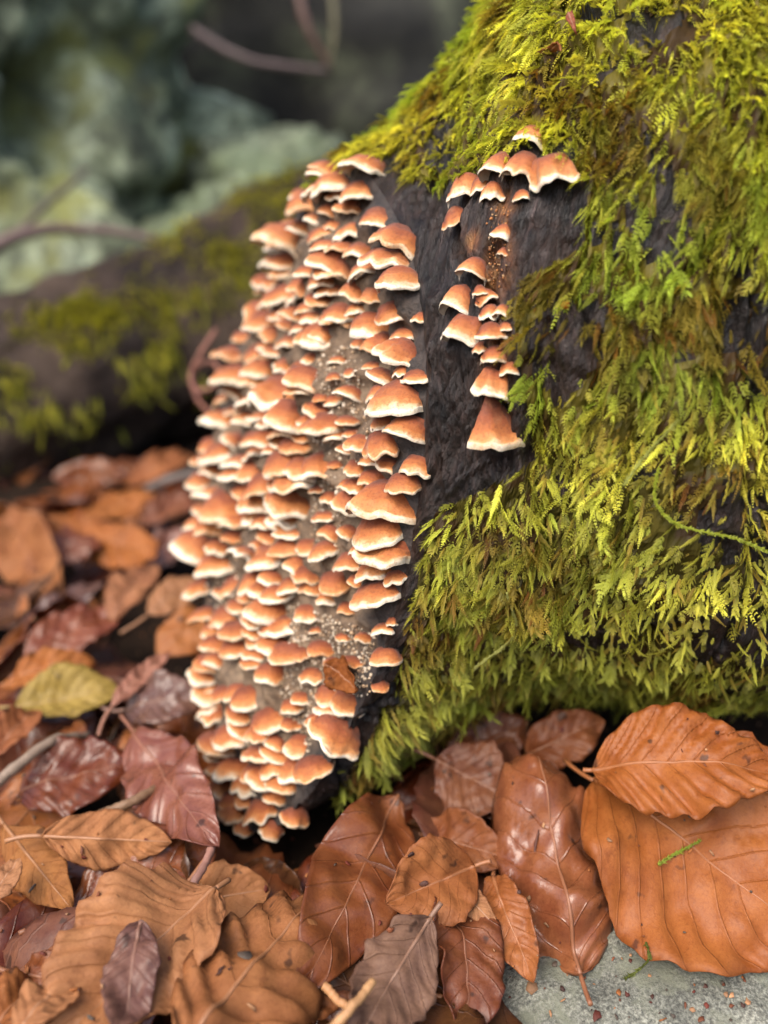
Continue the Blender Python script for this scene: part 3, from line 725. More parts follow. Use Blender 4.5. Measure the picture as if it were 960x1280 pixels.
def leaf(base, tip, W, colour, label, group=None, seed=0, rough=.5, roll=0, up=None, stalk=1.0, **kw):
    B, T = np.asarray(base, float), np.asarray(tip, float)
    L = np.linalg.norm(T - B); Yv = nrm(T - B)
    up = nrm(np.array(up if up is not None else [0, -.25, 1.]))
    Xv = nrm(np.cross(Yv, up)); Zv = np.cross(Xv, Yv)
    c, s = math.cos(roll), math.sin(roll); Xr = Xv * c + Zv * s; Zr = np.cross(Xr, Yv)
    kw['curl'] = kw.get('curl', -.3) * 1.6; kw.setdefault('crump', .085)
    G, A = leaf_surface(L * 1.06, W, seed, **kw)
    nu, nv = G.shape[:2]
    me = fast_mesh('leaf_blade', G.reshape(-1, 3), grid_faces(nu, nv), attrs={'leafuv': ('FLOAT_VECTOR', A.reshape(-1, 3))})
    o = link('fallen_leaf', me, M['leaf'])
    md = o.modifiers.new('thickness', 'SOLIDIFY'); md.thickness = .00028; md.offset = 0
    o.matrix_world = Matrix(((Xr[0], Yv[0], Zr[0], B[0] * S), (Xr[1], Yv[1], Zr[1], B[1] * S), (Xr[2], Yv[2], Zr[2], B[2] * S), (0, 0, 0, 1)))
    o.color = (colour[0] * .88, colour[1] * .76, colour[2] * .70, rough)
    tag(o, label, 'leaf', group)
    mid = G[:, nv // 2]
    V, F = tube(mid, np.linspace(.055, .014, nu), 6)
    r = link('midrib', fast_mesh('midrib', V, F), M['rib'], o); r.color = o.color
    if stalk:
        rs = np.random.default_rng(seed + 9); d0 = nrm(mid[0] - mid[2]); bend = rs.normal(0, .35, 3)
        st = [mid[0] + d0 * stalk * q + bend * stalk * q * q * .5 for q in np.linspace(0, 1, 8)]
        V, F = tube(st, np.linspace(.055, .06, 8), 6)
        r = link('stalk', fast_mesh('stalk', V, F), M['rib'], o); r.color = o.color
    return o
def lz(bx, by, bz, tx, ty, tz, Wpx, colour, label, **kw):
    B = at_z(bx, by, bz); T = at_z(tx, ty, tz)
    D = ((B + T) / 2 - CAM) @ FWD
    return leaf(B, T, Wpx * D / FPX, colour, label, **kw)
tocam_up = [0, -.75, .65]
HERO = [
 # front
 (742,962,3.7, 1020,1170,1.9, 290, ORG, 'large flat orange leaf with dark veins lying on the grey stone', dict(seed=1, rough=.44, up=[0,-.62,.78], fold=.16, curl=-.4, ribs=8, rag=.035, stalk=1.0, ridge=.016)),
 (734,952,4.4, 972,958,4.9, 130, ORG, 'strongly ribbed orange leaf tucked under the log behind the large orange leaf', dict(seed=2, rough=.42, up=[.05,-.55,.8], fold=.2, curl=-.5, ridge=.032, stalk=.3, crump=.06, rag=.05)),
 (732,1205,1.7, 662,935,3.4, 185, (.27,.095,.045), 'glossy wet purple-brown leaf beside the large orange leaf, orange stalk at its foot', dict(seed=3, rough=.2, up=[0,-.72,.69], fold=-.3, curl=-.3, cross=-1.2, rag=.04, stalk=.9, crump=.13, ridge=.02)),
 (512,975,3.0, 385,1222,2.0, 125, (.21,.062,.022), 'long smooth red-brown leaf slanting down from the log foot in front', dict(seed=4, rough=.30, up=[.2,-.6,.7], fold=.12, curl=-.3, rag=.012, stalk=0, ridge=.004)),
 (268,1105,2.2, 70,1310,1.6, 175, TAN, 'large pale tan leaf with a strong midrib under the small mauve leaf', dict(seed=5, rough=.5, up=[-.2,-.5,.8], fold=.5, curl=-.4, stalk=.4, ridge=.03)),
 (232,1288,2.6, 412,1110,1.6, 160, (.37,.165,.065), 'tan leaf with pale stalk beside the long red-brown leaf', dict(seed=6, rough=.5, up=[-.1,-.55,.8], fold=-.45, curl=-.3, stalk=1.0, ridge=.028)),
 (592,1083,2.2, 483,1130,2.2, 105, (.34,.13,.045), 'small folded light-brown leaf right of the long red-brown leaf', dict(seed=7, rough=.5, up=[0,-.7,.7], fold=.7, curl=.3, stalk=.4)),
 (562,1105,2.0, 590,1290,1.2, 95, (.17,.045,.022), 'dark red curled leaf standing beside the stone edge', dict(seed=8, rough=.35, up=[.5,-.7,.5], fold=.45, curl=-.4, stalk=.3)),
 (535,1150,1.9, 440,1310,1.6, 100, (.19,.125,.10), 'grey-mauve dried leaf at the bottom edge beside the dark red leaf', dict(seed=9, rough=.5, up=[.2,-.55,.8], fold=.2, curl=.3, rag=.06, stalk=.3)),
 (556,1098,2.0, 615,1150,2.0, 36, PALE, 'pale rolled leaf edge above the dark red curled leaf', dict(seed=10, rough=.6, up=[0,-.6,.8], fold=.1, curl=-1.1, stalk=0)),
 (178,1158,3.1, 150,1292,2.9, 68, MAU, 'small mauve leaf lying on top of the large tan leaf', dict(seed=11, rough=.38, up=[0,-.55,.8], fold=.1, curl=.2, rag=.03, stalk=0)),
 (545,950,2.6, 640,1000,2.2, 100, (.15,.05,.028), 'dark red-brown crumpled leaf in the shade under the mossy log', dict(seed=12, rough=.4, up=[0,-.8,.6], fold=.3, curl=.4, rag=.05)),
 (520,1040,1.6, 630,1070,2.0, 75, (.24,.08,.03), 'small orange-brown leaf under the crumpled leaf at the log foot', dict(seed=13, rough=.45, up=[0,-.7,.7], fold=.3, curl=-.5)),
 (235,1128,1.0, 330,1112,1.5, 80, TAN, 'tan curled leaf tip beneath the lowest brackets', dict(seed=14, rough=.6, up=[-.2,-.7,.6], fold=.35, curl=-.6, stalk=0)),
 (300,1092,.4, 385,1120,.9, 60, DRK, 'dark wet leaf under the lowest brackets', dict(seed=15, rough=.35, up=[0,-.7,.7], fold=.2, curl=.3)),
 (560,958,1.8, 652,905,2.8, 80, (.14,.04,.02), 'dark leaf tucked under the log above the crumpled leaf', dict(seed=16, rough=.35, up=[0,-.7,.7], fold=.2, curl=-.4, stalk=0)),
 (655,945,2.4, 752,900,3.3, 66, (.22,.07,.028), 'chestnut leaf tucked under the log behind the ribbed orange leaf', dict(seed=17, rough=.4, up=[0,-.7,.7], fold=.2, curl=-.4, stalk=0)),
 # left litter
 (18,880,1.6, 146,856,1.8, 78, YEL, 'yellow-green leaf among the brown leaves', dict(seed=20, rough=.45, up=[0,-.5,.85], fold=.15, curl=-.4, stalk=.5)),
 (15,985,1.4, 160,955,1.6, 100, RED, 'dark red wet leaf below the yellow-green leaf', dict(seed=21, rough=.25, up=[0,-.5,.85], fold=.1, curl=-.4)),
 (0,1025,1.7, 80,1125,1.4, 70, (.36,.17,.06), 'narrow tan leaf by the picture edge below the dark red leaf', dict(seed=22, rough=.6, up=[0,-.5,.85], fold=-.3, curl=-.3)),
 (55,1045,2.0, 205,1052,1.8, 72, TAN, 'tan ribbed leaf folded over the wet chestnut leaf', dict(seed=23, rough=.6, up=[0,-.75,.6], fold=-.3, curl=-.2, ridge=.022)),
 (85,1140,1.0, 262,1060,1.4, 125, (.22,.06,.02), 'wet chestnut leaf with sheen beneath the tan ribbed leaf', dict(seed=24, rough=.22, up=[0,-.5,.85], fold=.08, curl=-.3)),
 (165,915,1.9, 262,1045,2.0, 100, (.24,.085,.065), 'pinkish wet leaf leaning against the foot of the bracket mass', dict(seed=25, rough=.2, up=[-.3,-.5,.8], fold=.15, curl=-.4)),
 (150,880,1.8, 248,870,2.0, 72, (.13,.075,.075), 'grey-mauve wet leaf right of the yellow-green leaf', dict(seed=26, rough=.22, up=[0,-.5,.85], fold=.1, curl=-.5)),
 (105,650,1.6, 192,612,1.8, 50, (.40,.15,.035), 'bright orange leaf near the foot of the far log', dict(seed=27, rough=.5, up=[0,-.6,.8], fold=.15, curl=-.4)),
 (65,655,2.0, 200,692,1.6, 56, (.40,.15,.04), 'orange leaf with a raised tip below the bright orange leaf', dict(seed=28, rough=.5, up=[0,-.6,.8], fold=-.3, curl=.5)),
 (-10,620,2.0, 62,735,1.2, 80, (.33,.145,.06), 'tan curled leaf at the picture edge below the far log', dict(seed=29, rough=.55, up=[0,-.6,.8], fold=.3, curl=-.6)),
 (60,700,1.4, 130,660,1.8, 60, RED, 'dark red leaf between the orange leaves', dict(seed=30, rough=.3, up=[0,-.6,.8], fold=.2, curl=-.4)),
 (186,765,1.8, 245,722,2.2, 48, PALE, 'pale peach leaf beside the ringed bracket at the cut face', dict(seed=31, rough=.5, up=[0,-.6,.8], fold=.1, curl=-.4)),
 (140,772,1.6, 190,700,2.0, 52, (.36,.17,.09), 'light brown upright leaf left of the pale peach leaf', dict(seed=32, rough=.5, up=[0,-.75,.6], fold=.2, curl=-.4)),
 (28,820,1.2, 150,760,1.6, 72, (.20,.045,.02), 'broad chestnut-red leaf above the yellow-green leaf', dict(seed=33, rough=.28, up=[0,-.5,.85], fold=.1, curl=-.4)),
 (-12,850,1.4, 115,822,1.7, 46, (.40,.15,.035), 'orange leaf curving over the yellow-green leaf', dict(seed=34, rough=.5, up=[0,-.6,.8], fold=.2, curl=-.7)),
 (140,880,2.0, 210,815,2.2, 26, (.36,.18,.14), 'narrow pinkish rolled leaf right of the yellow-green leaf tip', dict(seed=35, rough=.4, up=[0,-.6,.8], fold=.3, curl=-.3)),
 (195,815,1.4, 268,770,1.8, 62, (.40,.16,.045), 'orange leaf touching the brackets below the pale peach leaf', dict(seed=36, rough=.45, up=[0,-.6,.8], fold=.15, curl=-.4)),
 (155,600,1.2, 245,565,1.6, 40, (.34,.13,.045), 'small orange leaf wedged behind the bracket mass near the far log', dict(seed=37, rough=.5, up=[0,-.6,.8], fold=.2, curl=-.4)),
 (175,650,1.2, 250,620,1.6, 44, (.19,.06,.03), 'brown leaf behind the bracket mass beside the bright orange leaf', dict(seed=38, rough=.4, up=[0,-.6,.8], fold=.2, curl=-.4)),
 (190,700,1.2, 250,655,1.6, 50, (.24,.12,.11), 'mauve sheen leaf behind the bracket mass', dict(seed=39, rough=.22, up=[0,-.6,.8], fold=.1, curl=-.4)),
 (20,785,1.0, 140,722,1.2, 46, (.10,.06,.07), 'purplish dark leaf above the broad chestnut-red leaf', dict(seed=40, rough=.22, up=[0,-.5,.85], fold=.1, curl=-.3)),
 (-15,945,1.6, 48,880,1.8, 48, (.28,.10,.04), 'brown upright leaf below the stem of the yellow-green leaf', dict(seed=41, rough=.5, up=[0,-.7,.7], fold=.3, curl=-.4)),
 (-20,1300,1.8, 55,1215,1.6, 70, (.34,.13,.04), 'orange-brown leaf in the bottom corner beside the tan leaf', dict(seed=42, rough=.5, up=[0,-.55,.8], fold=.2, curl=-.3)),
 (15,1215,1.6, 125,1235,1.6, 64, (.20,.06,.022), 'chestnut leaf behind the large tan leaf near the corner', dict(seed=43, rough=.4, up=[0,-.55,.8], fold=.2, curl=-.4)),
 (20,1290,2.2, 95,1215,2.0, 66, TAN, 'tan leaf half under the large tan leaf in the bottom corner', dict(seed=44, rough=.55, up=[-.2,-.55,.8], fold=.2, curl=-.3)),
 (-15,1130,1.8, 22,1075,2.0, 40, PALE, 'pale leaf scrap at the picture edge below the narrow tan leaf', dict(seed=45, rough=.55, up=[0,-.55,.8], fold=.2, curl=-.3)),
 (140,960,1.2, 215,935,1.6, 46, (.26,.06,.02), 'orange-red leaf behind the pinkish wet leaf', dict(seed=46, rough=.3, up=[0,-.55,.8], fold=.2, curl=-.3)),
 (330,1270,1.3, 440,1200,1.0, 80, (.26,.09,.03), 'orange-brown leaf underneath the long red-brown leaf tip', dict(seed=47, rough=.5, up=[0,-.55,.8], fold=.1, curl=-.2)),
 (480,1200,.9, 560,1130,1.3, 90, RED, 'dark red leaf under the small folded light-brown leaf', dict(seed=48, rough=.35, up=[0,-.6,.8], fold=.2, curl=-.3)),
 (610,1085,1.6, 660,1215,1.2, 60, (.36,.13,.04), 'orange leaf edge showing left of the glossy wet leaf', dict(seed=49, rough=.4, up=[-.3,-.6,.75], fold=.2, curl=-.4)),
]
for q in HERO:
    q = list(q)
    if q[9]['seed'] >= 20 or q[9]['seed'] in (5, 6, 9): q[2] *= 1.3; q[5] *= 1.3       # the pile is deep: these lie higher
    lz(*q[:9], **q[9])
# half-buried litter filling the floor between the leaves above
rs = np.random.default_rng(99); nfill = 0; guard = 0
pal = [(DRK, 'very dark brown'), (BRN, 'brown'), (RED, 'dark red'), ((.30, .085, .018), 'orange-brown'), ((.14, .05, .04), 'dull purple-brown'), ((.34, .13, .04), 'tan-brown')]
LANDMARK = [((880,1060),'the large orange leaf'),((690,1060),'the glossy wet leaf'),((445,1100),'the long red-brown leaf'),((165,1210),'the large tan leaf'),((80,865),'the yellow-green leaf'),((90,965),'the dark red wet leaf'),
            ((130,1050),'the tan ribbed leaf'),((215,985),'the pinkish wet leaf'),((150,630),'the bright orange leaf'),((30,680),'the curled tan leaf'),((215,745),'the pale peach leaf'),((90,790),'the broad chestnut-red leaf'),((300,1070),'the lowest brackets'),((575,1200),'the dark red curled leaf')]
used = set()
while nfill < 130 and guard < 4000:
    guard += 1
    if nfill < 18: x, y = rs.uniform(-20, 250), rs.uniform(580, 660)
    elif nfill < 98: x, y = rs.uniform(-30, 640), rs.uniform(575, 1290)
    else: x, y = rs.uniform(-400, 1000), rs.uniform(560, 1290)
    P = at_z(x, y, 0.5)
    if P[1] > 75: continue
    if 225 < x < 420 and 930 < y < 1100: continue
    ang = rs.uniform(0, 6.28); L = rs.uniform(3.5, 6.0); z = rs.uniform(-.1, .9)
    d = np.array([math.cos(ang), math.sin(ang), rs.normal(0, .22)]) * L / 2
    c = P.copy(); c[2] = z + .1
    if c[0] > 2.5 and c[1] < 15.5: continue
    if c[0] > -3.5 and c[1] > 24: continue
    k = rs.integers(len(pal))
    (lx, ly), nm = min(LANDMARK, key=lambda q: (q[0][0] - x) ** 2 + (q[0][1] - y) ** 2)
    dx, dy = x - lx, y - ly
    side = ('right of' if dx > 0 else 'left of') if abs(dx) > abs(dy) else ('below' if dy > 0 else 'above')
    lab = None
    for pre in ('', 'larger ' if L > 4.7 else 'smaller ', 'upright ' if abs(d[2]) > .4 else 'flat ', 'tilted ', 'crumpled '):
        l = f'{pre}{pal[k][1]} half-buried leaf {side} {nm}'
        if l not in used: lab = l; break
    if not (-20 < x < 980) : lab = 'brown half-buried leaf beyond the edge of the picture'
    if lab is None: continue
    used.add(lab)
    leaf(c - d, c + d, L * rs.uniform(.5, .65), pal[k][0], lab, 'half-buried litter leaves', res=(26, 13),
         seed=500 + guard, rough=rs.uniform(.16, .45), up=[rs.normal(0, .6), rs.normal(-.1, .6), 1], stalk=rs.choice([0, .8]), fold=rs.uniform(-.5, .5), curl=rs.uniform(-1.5, .9), cross=rs.choice([0.01, -.9, -1.3, .9]), rag=rs.uniform(.01, .05))
    nfill += 1

# ------------------------------------------------------------------ far log, boulders, stone, twigs
def tapered_log(name, path, radii, mat, label, cat, seed, amp=.06, nT=120, nS=160):
    C = spline(path, nS); R = np.interp(np.linspace(0, 1, nS), np.linspace(0, 1, len(radii)), radii)
    T = nrm(np.gradient(C, axis=0)); A = nrm(np.cross(T, [0, 0, 1.])); Bv = np.cross(A, T)
    a = np.linspace(0, 2 * np.pi, nT, endpoint=False)
    Nr = A[:, None] * np.cos(a)[None, :, None] + Bv[:, None] * np.sin(a)[None, :, None]
    V = C[:, None] + Nr * R[:, None, None]
    V = V + Nr * (R[:, None] * (amp * 2.2 * fbm(V * .09, 3, seed) + amp * fbm(V * .5, 3, seed + 3)))[..., None]
    F = grid_faces(nS, nT, wrap=True)
    root = bpy.data.objects.new(name, None); sc.collection.objects.link(root); tag(root, label, cat)
    link('bark', fast_mesh('bark', V.reshape(-1, 3), F), mat, root)
    j = np.arange(nT)
    for e in (0, -1):
        E = np.vstack([V[e], V[e].mean(0)]); f = np.stack([j, (j + 1) % nT, np.full(nT, nT)], -1)
        link('end_face', fast_mesh('end_face', E, f if e == -1 else f[:, ::-1]), M['cut'], root)
    return V.reshape(-1, 3), F
LV, LFa = tapered_log('background_log', [(-58, 38, 2), (-34, 50, 3.6), (-17, 63, 5.9), (0, 78, 11.6), (22, 98, 18)], [4.6, 5.2, 6.6, 9.2, 11], M['oldbark'],
            'dark blurred log with moss clumps lying behind the bracket fungi', 'log', 400)
def back_w(c, nn):
    px, py, D = project(c); w = np.zeros(len(c))
    for (hx, hy, rx, ry) in ((110, 405, 40, 34), (225, 345, 48, 40), (270, 300, 60, 26), (200, 400, 30, 40), (12, 478, 22, 28), (330, 258, 40, 30), (150, 380, 60, 20), (210, 440, 30, 22), (60, 520, 60, 20), (170, 470, 40, 20), (300, 330, 50, 40), (370, 225, 40, 25), (80, 400, 60, 30)):
        w += np.exp(-(((px - hx) / rx) ** 2 + ((py - hy) / ry) ** 2) ** 2)
    w[D > 110] = 0
    return w * np.clip(.7 + fbm(c * .4, 3, 411), 0, 1.5) + .01
rs = np.random.default_rng(5)
def free_moss(V, F, n, wf, rs, Lr, center, tint=1.0):
    P, N = sample_surface(V, F, n, rs, wf); N = nrm(N)
    fl = ((P - center(P)) * N).sum(1) < 0; N[fl] *= -1
    G = np.array([0, -.2, -1.]) - N * (N @ np.array([0, -.2, -1.]))[:, None]
    Dir = nrm(G) + N * rs.uniform(.2, .9, (n, 1)) + rs.normal(0, .4, (n, 3))
    h = rs.random((n, 1)); cols = (np.array([.50, .46, .05]) * h + np.array([.30, .30, .04]) * (1 - h)) * rs.uniform(.6, 1.2, (n, 1)) * tint
    return build_moss(P, N, Dir, rs.uniform(*Lr, n), np.full(n, 1.1), cols, SIM, rs)
def cen_line(P):
    x = P[:, 0]; return np.stack([x, np.interp(x, [-58, -34, -17, 0, 22], [38, 50, 63, 78, 98]), np.interp(x, [-58, -34, -17, 0, 22], [2, 3.6, 5.9, 11.6, 18])], -1)
moss_object('moss_clumps', [free_moss(LV, LFa, 5000, back_w, rs, (.6, 1.4), cen_line)], 'blurred yellow-green moss clumps on the background log')

def boulder(name, c, r, mat, label, seed, cat='rock', amp=.22, n=(84, 116), freq=1.6, rot=0.0):
    th = np.linspace(.001, math.pi - .001, n[0]); ph = np.linspace(0, 2 * math.pi, n[1], endpoint=False)
    T, Pp = np.meshgrid(th, ph, indexing='ij')
    U = np.stack([np.sin(T) * np.cos(Pp), np.sin(T) * np.sin(Pp), np.cos(T)], -1)
    q = np.sign(U) * np.abs(U) ** .8
    d = 1 + amp * fbm(U * freq + seed, 5, seed) + amp * .5 * (np.abs(fbm(U * freq * 2 + seed, 3, seed + 5)) - .4)
    V = q * d[..., None] * np.asarray(r, float)
    cr, sr = math.cos(rot), math.sin(rot)
    V = np.stack([V[..., 0] * cr - V[..., 1] * sr, V[..., 0] * sr + V[..., 1] * cr, V[..., 2]], -1) + np.asarray(c, float)
    o = link(name, fast_mesh(name, V.reshape(-1, 3), grid_faces(n[0], n[1], wrap=True)[:, ::-1]), mat); tag(o, label, cat)
    return V.reshape(-1, 3), grid_faces(n[0], n[1], wrap=True)
boulder('boulder', (-60, 112, 24), (36, 28, 40), M['mossrock'], 'large pale grey-green lichened boulder behind the far log', 3, amp=.34, freq=2.2)
boulder('boulder', (-13, 118, 9), (19, 16, 14), M['boulder'], 'low green-grey rock slab behind the bracket mass', 9, amp=.2, rot=.3)
boulder('hollow_shade_rock', (0, 160, 20), (70, 22, 60), M['shaderock'], 'rock mass coloured dark to give the hollow its shade behind the rocks and branches', 14, 'backdrop', amp=.3, freq=2.5)  # rear rock whose dark colour stands in for shade in the hollow
boulder('boulder', (-130, 140, 20), (50, 40, 50), M['mossrock'], 'far mossy boulder beside the large grey-green boulder', 22, amp=.25)
boulder('boulder', (60, 170, 25), (50, 40, 45), M['boulder'], 'far grey boulder hidden behind the mossy log', 27, amp=.25)
# the grey stone at the front
c = at_z(830, 1290, -2.9)
boulder('flat_stone', c, (7.5, 5.6, 3.7), M['stone'], 'flat grey-green stone under the large orange leaf', 33, 'stone', amp=.10, freq=1.2)

def twig(path, r0, r1, colour, label, n=26, seed=0, cat='twig', group=None, name='twig'):
    rs = np.random.default_rng(seed); C = spline(path, n)
    C = C + np.stack([np.convolve(rs.normal(0, r0 * .5, n + 8), np.ones(9) / 9, 'valid') for _ in range(3)], -1)
    V, F = tube(C, np.linspace(r0, r1, n) * (1 + rs.normal(0, .06, n)), 8)
    o = link(name, fast_mesh(name, V, F), M['twig']); o.color = (*colour, 1); tag(o, label, cat, group); return o
Z = at_z
twig([Z(-20, 990, 2.2), Z(30, 950, 2.6), Z(70, 925, 2.6), Z(110, 918, 2.0)], .16, .12, (.30, .22, .16), 'grey-brown twig curving below the yellow-green leaf', seed=1)
twig([Z(125, 1020, 2.2), Z(170, 1000, 2.4), Z(205, 980, 2.2)], .15, .10, (.26, .15, .08), 'short twig pointing at the pinkish wet leaf', seed=2)
twig([Z(224, 1146, 2.0), Z(246, 1098, 2.5), Z(268, 1050, 2.5)], .11, .09, (.40, .20, .15), 'pinkish twig beside the lowest brackets', seed=3)
twig([Z(405, 1295, 2.6), Z(440, 1258, 2.9), Z(468, 1228, 2.9)], .10, .08, (.55, .30, .13), 'pale orange stalk lying across the bottom edge', seed=4)
twig([Z(405, 1230, 2.2), Z(425, 1250, 2.2), Z(440, 1262, 2.2)], .09, .08, (.55, .28, .12), 'short pale stalk crossing the longer orange stalk', seed=5)
twig([Z(180, 612, 1.4), Z(215, 598, 1.8), Z(275, 588, 2.0)], .28, .24, (.20, .16, .14), 'grey stick behind the bracket mass beside the orange leaves', seed=6)
twig([unproj(-40, 325, 66), unproj(40, 290, 68), unproj(110, 288, 70), unproj(220, 300, 72)], .55, .3, (.17, .11, .10), 'brown branch lying along the top of the background log', seed=7)
twig([unproj(-20, 330, 70), unproj(60, 255, 76), unproj(110, 210, 80)], .35, .25, (.13, .11, .08), 'thin branch leaning on the large boulder', seed=8)
twig([unproj(240, 35, 95), unproj(310, 75, 95), unproj(415, 92, 97)], .45, .35, (.14, .10, .10), 'grey-brown branch spanning the dark hollow between the rocks', seed=9)
twig([unproj(370, -20, 92), unproj(385, 30, 92), unproj(412, 85, 94)], .5, .35, (.12, .06, .045), 'reddish branch dropping into the dark hollow', seed=10)
twig([unproj(415, -20, 94), unproj(418, 40, 94), unproj(414, 90, 95)], .4, .3, (.12, .11, .05), 'greenish upright branch beside the reddish branch', seed=11)
# curled dry tendril beside the brackets
lo = [unproj(270, 412, 42), unproj(252, 440, 42), unproj(238, 470, 42.2), unproj(248, 488, 41.5), unproj(270, 480, 41.5), unproj(272, 458, 42), unproj(255, 452, 42.6), unproj(240, 470, 42.6), unproj(246, 500, 42), unproj(268, 520, 40)]
twig(lo, .12, .10, (.30, .12, .08), 'curled reddish dry tendril hanging at the outer edge of the brackets', n=60, seed=12, cat='tendril', name='dry_tendril')

# ------------------------------------------------------------------ small finds
bpy.context.view_layer.update()
dg = bpy.context.evaluated_depsgraph_get()
def scene_hit(px, py):
    r = nrm(ray(px, py)); ok, loc, nn, _, ob, _ = sc.ray_cast(dg, Vector(CAM * S), Vector(r))
    if not ok: return None, None
    n = np.array(nn); n = -n if n @ r > 0 else n
    return np.array(loc) / S, n
def runner(path, label, lift=.12, colour=(.30, .33, .03), l=.11, step=.055, seed=0):
    rs = np.random.default_rng(seed); pts_ = []; ns = []
    for x, y in path:
        P, N = scene_hit(x, y)
        if P is not None: pts_.append(P + N * lift); ns.append(N)
    if len(pts_) < 2: return
    N = nrm(np.mean(ns, 0)); Ln = sum(np.linalg.norm(np.diff(pts_, axis=0), axis=1)); n = max(6, int(Ln / step)); C = spline(pts_, n)
    Tn = nrm(np.gradient(C, axis=0)); Q = []
    for p, d in zip(C, Tn):
        q, _ = shoot(p, d + rs.normal(0, .25, 3), N, .01, 1, l * rs.uniform(.6, 1.1), l * .22, 0, rs); Q += q
    Q = np.array(Q).reshape(-1, 3); V, F = tube(C, .02, 5)
    o = bpy.data.objects.new('moss_strand', None); sc.collection.objects.link(o); tag(o, label, 'moss strand', 'loose moss strands')
    for nm, vv_, ff in (('stem', V, F), ('leaflets', Q, np.arange(len(Q)).reshape(-1, 3))):
        c = np.tile(np.array([*colour, 1.0]), (len(vv_), 1)); c[:, :3] *= rs.uniform(.75, 1.2, (len(vv_), 1))
        link(nm, fast_mesh(nm, vv_, ff, attrs={'tint': ('FLOAT_COLOR', c)}), M['moss'], o)
runner([(818, 1082), (838, 1072), (850, 1062), (872, 1050)], 'green moss strand lying on the large orange leaf', .12, (.22, .27, .03), .11, seed=1)
runner([(806, 1180), (808, 1200), (796, 1216), (782, 1226)], 'short green moss strand lying on the grey stone', .08, (.12, .14, .03), .11, seed=2)
runner([(816, 600), (822, 630), (850, 655), (905, 672), (955, 690)], 'long green moss strand crossing the dark bark beside the picture edge', .3, (.30, .34, .03), .11, seed=3)
runner([(800, 592), (830, 572), (838, 548)], 'pale moss shoot sticking up above the brown gap', .7, (.42, .44, .12), .11, seed=4)
runner([(600, 760), (603, 800), (598, 828)], 'pale moss shoot hanging beside the lower column of brackets', .8, (.40, .40, .12), .11, seed=7)
# tiny orange fruiting body on the moss
P, N = scene_hit(710, 380)
v = ico_v * np.array([.13, .13, .12]); 
def ball(P, r, col, label, name):
    th = np.linspace(0.01, math.pi - .01, 12); ph = np.linspace(0, 2 * math.pi, 16, endpoint=False)
    T, Q = np.meshgrid(th, ph, indexing='ij'); U = np.stack([np.sin(T) * np.cos(Q), np.sin(T) * np.sin(Q), np.cos(T)], -1)
    U = U * (1 + .07 * fbm(U * 2, 2, 5))[..., None]; U[..., 2] -= .25 * np.exp(-(T / .35) ** 2)
    V = (U * r).reshape(-1, 3) + P; c = np.tile(np.array([*col, 1.]), (len(V), 1))
    o = link(name, fast_mesh(name, V, grid_faces(12, 16, wrap=True)[:, ::-1], attrs={'tint': ('FLOAT_COLOR', c)}), M['crumb']); tag(o, label, 'fruiting body')
ball(P + N * .09, .085, (.62, .20, .015), 'tiny round orange fruiting body in the moss beside the bare bark', 'orange_cup')
def scrap(px, py, px2, py2, wpx, col, label, lift=.25, **kw):
    A, Na = scene_hit(px, py); Bq, Nb = scene_hit(px2, py2)
    if A is None or Bq is None: return
    D = (A - CAM) @ FWD
    leaf(A + Na * lift, Bq + Nb * lift, wpx * D / FPX, col, label, stalk=0, up=nrm(Na + Nb), res=(26, 13), **kw)
scrap(414, 838, 462, 856, 40, (.26, .085, .02), 'crumpled orange-brown leaf scrap caught between the lower brackets', .35, seed=701, rough=.6, crump=.22, fold=.5, curl=.7, rag=.08)
scrap(684, 26, 716, 32, 12, (.36, .15, .05), 'thin tan leaf scrap on the bright moss near the top', .5, seed=702, rough=.55, crump=.1, fold=.3, curl=.6)
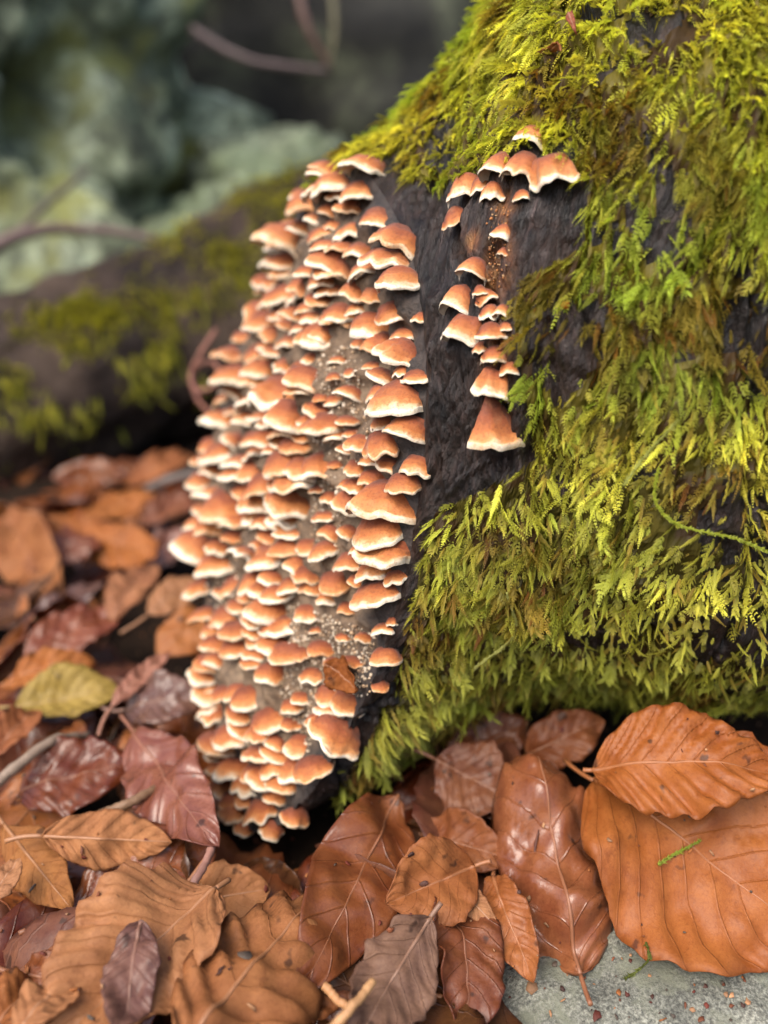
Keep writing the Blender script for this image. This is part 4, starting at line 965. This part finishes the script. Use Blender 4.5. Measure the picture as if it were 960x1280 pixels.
scrap(704, 40, 738, 46, 10, (.30, .09, .05), 'twisted reddish leaf scrap on the bright moss near the top', .5, seed=703, rough=.5, crump=.15, fold=.4, curl=-.6)


# torn scraps and crumbs of old leaves lying on the litter
rs = np.random.default_rng(808); Vs, Fs, Cs, kk = [], [], [], 0
for _ in range(1500):
    if kk >= 170: break
    x, y = rs.uniform(0, 960), rs.uniform(600, 1280)
    r_ = nrm(ray(x, y)); ok, loc, nn, _i, ob, _m = sc.ray_cast(dg, Vector(CAM * S), Vector(r_))
    if not ok or not (ob.name.startswith('fallen_leaf') or ob.name.startswith('forest_floor') or ob.name.startswith('flat_stone')): continue
    if ob.name.startswith('fallen_leaf') and rs.random() < .86: continue
    P = np.array(loc) / S; N = np.array(nn); N = -N if N @ r_ > 0 else N
    a = nrm(np.cross(N, rs.normal(0, 1, 3))); b = np.cross(N, a); rad = rs.uniform(.03, .10) * rs.choice([.6, 1, 1, 1.6]); n = 7
    ang = np.arange(n) * 2 * np.pi / n + rs.uniform(0, .6, n); rr = rad * rs.uniform(.45, 1.1, n); el = rs.uniform(.3, 1)
    rim = P + N * (.02 + rs.uniform(0, .35, n) * rad)[:, None] + a * (np.cos(ang) * rr)[:, None] + b * (np.sin(ang) * rr * el)[:, None]
    j = np.arange(n); Vs.append(np.vstack([rim, P + N * .03])); Fs.append(np.stack([j, (j + 1) % n, np.full(n, n)], -1) + kk * (n + 1)); kk += 1
    Cs.append(np.tile(np.array([BRN, DRK, RED, ORG, TAN, (.10, .07, .05)][rs.integers(6)]) * rs.uniform(.5, 1.1), (n + 1, 1)))
C = np.vstack(Cs); C = np.concatenate([C, np.ones((len(C), 1))], 1)
o = link('leaf_fragments', fast_mesh('leaf_fragments', np.vstack(Vs), np.vstack(Fs), attrs={'tint': ('FLOAT_COLOR', C)}), M['crumb'])
md = o.modifiers.new('thickness', 'SOLIDIFY'); md.thickness = .0002; md.offset = 1
tag(o, 'torn brown scraps of old leaves scattered over the litter', 'leaf fragments', kind='stuff')
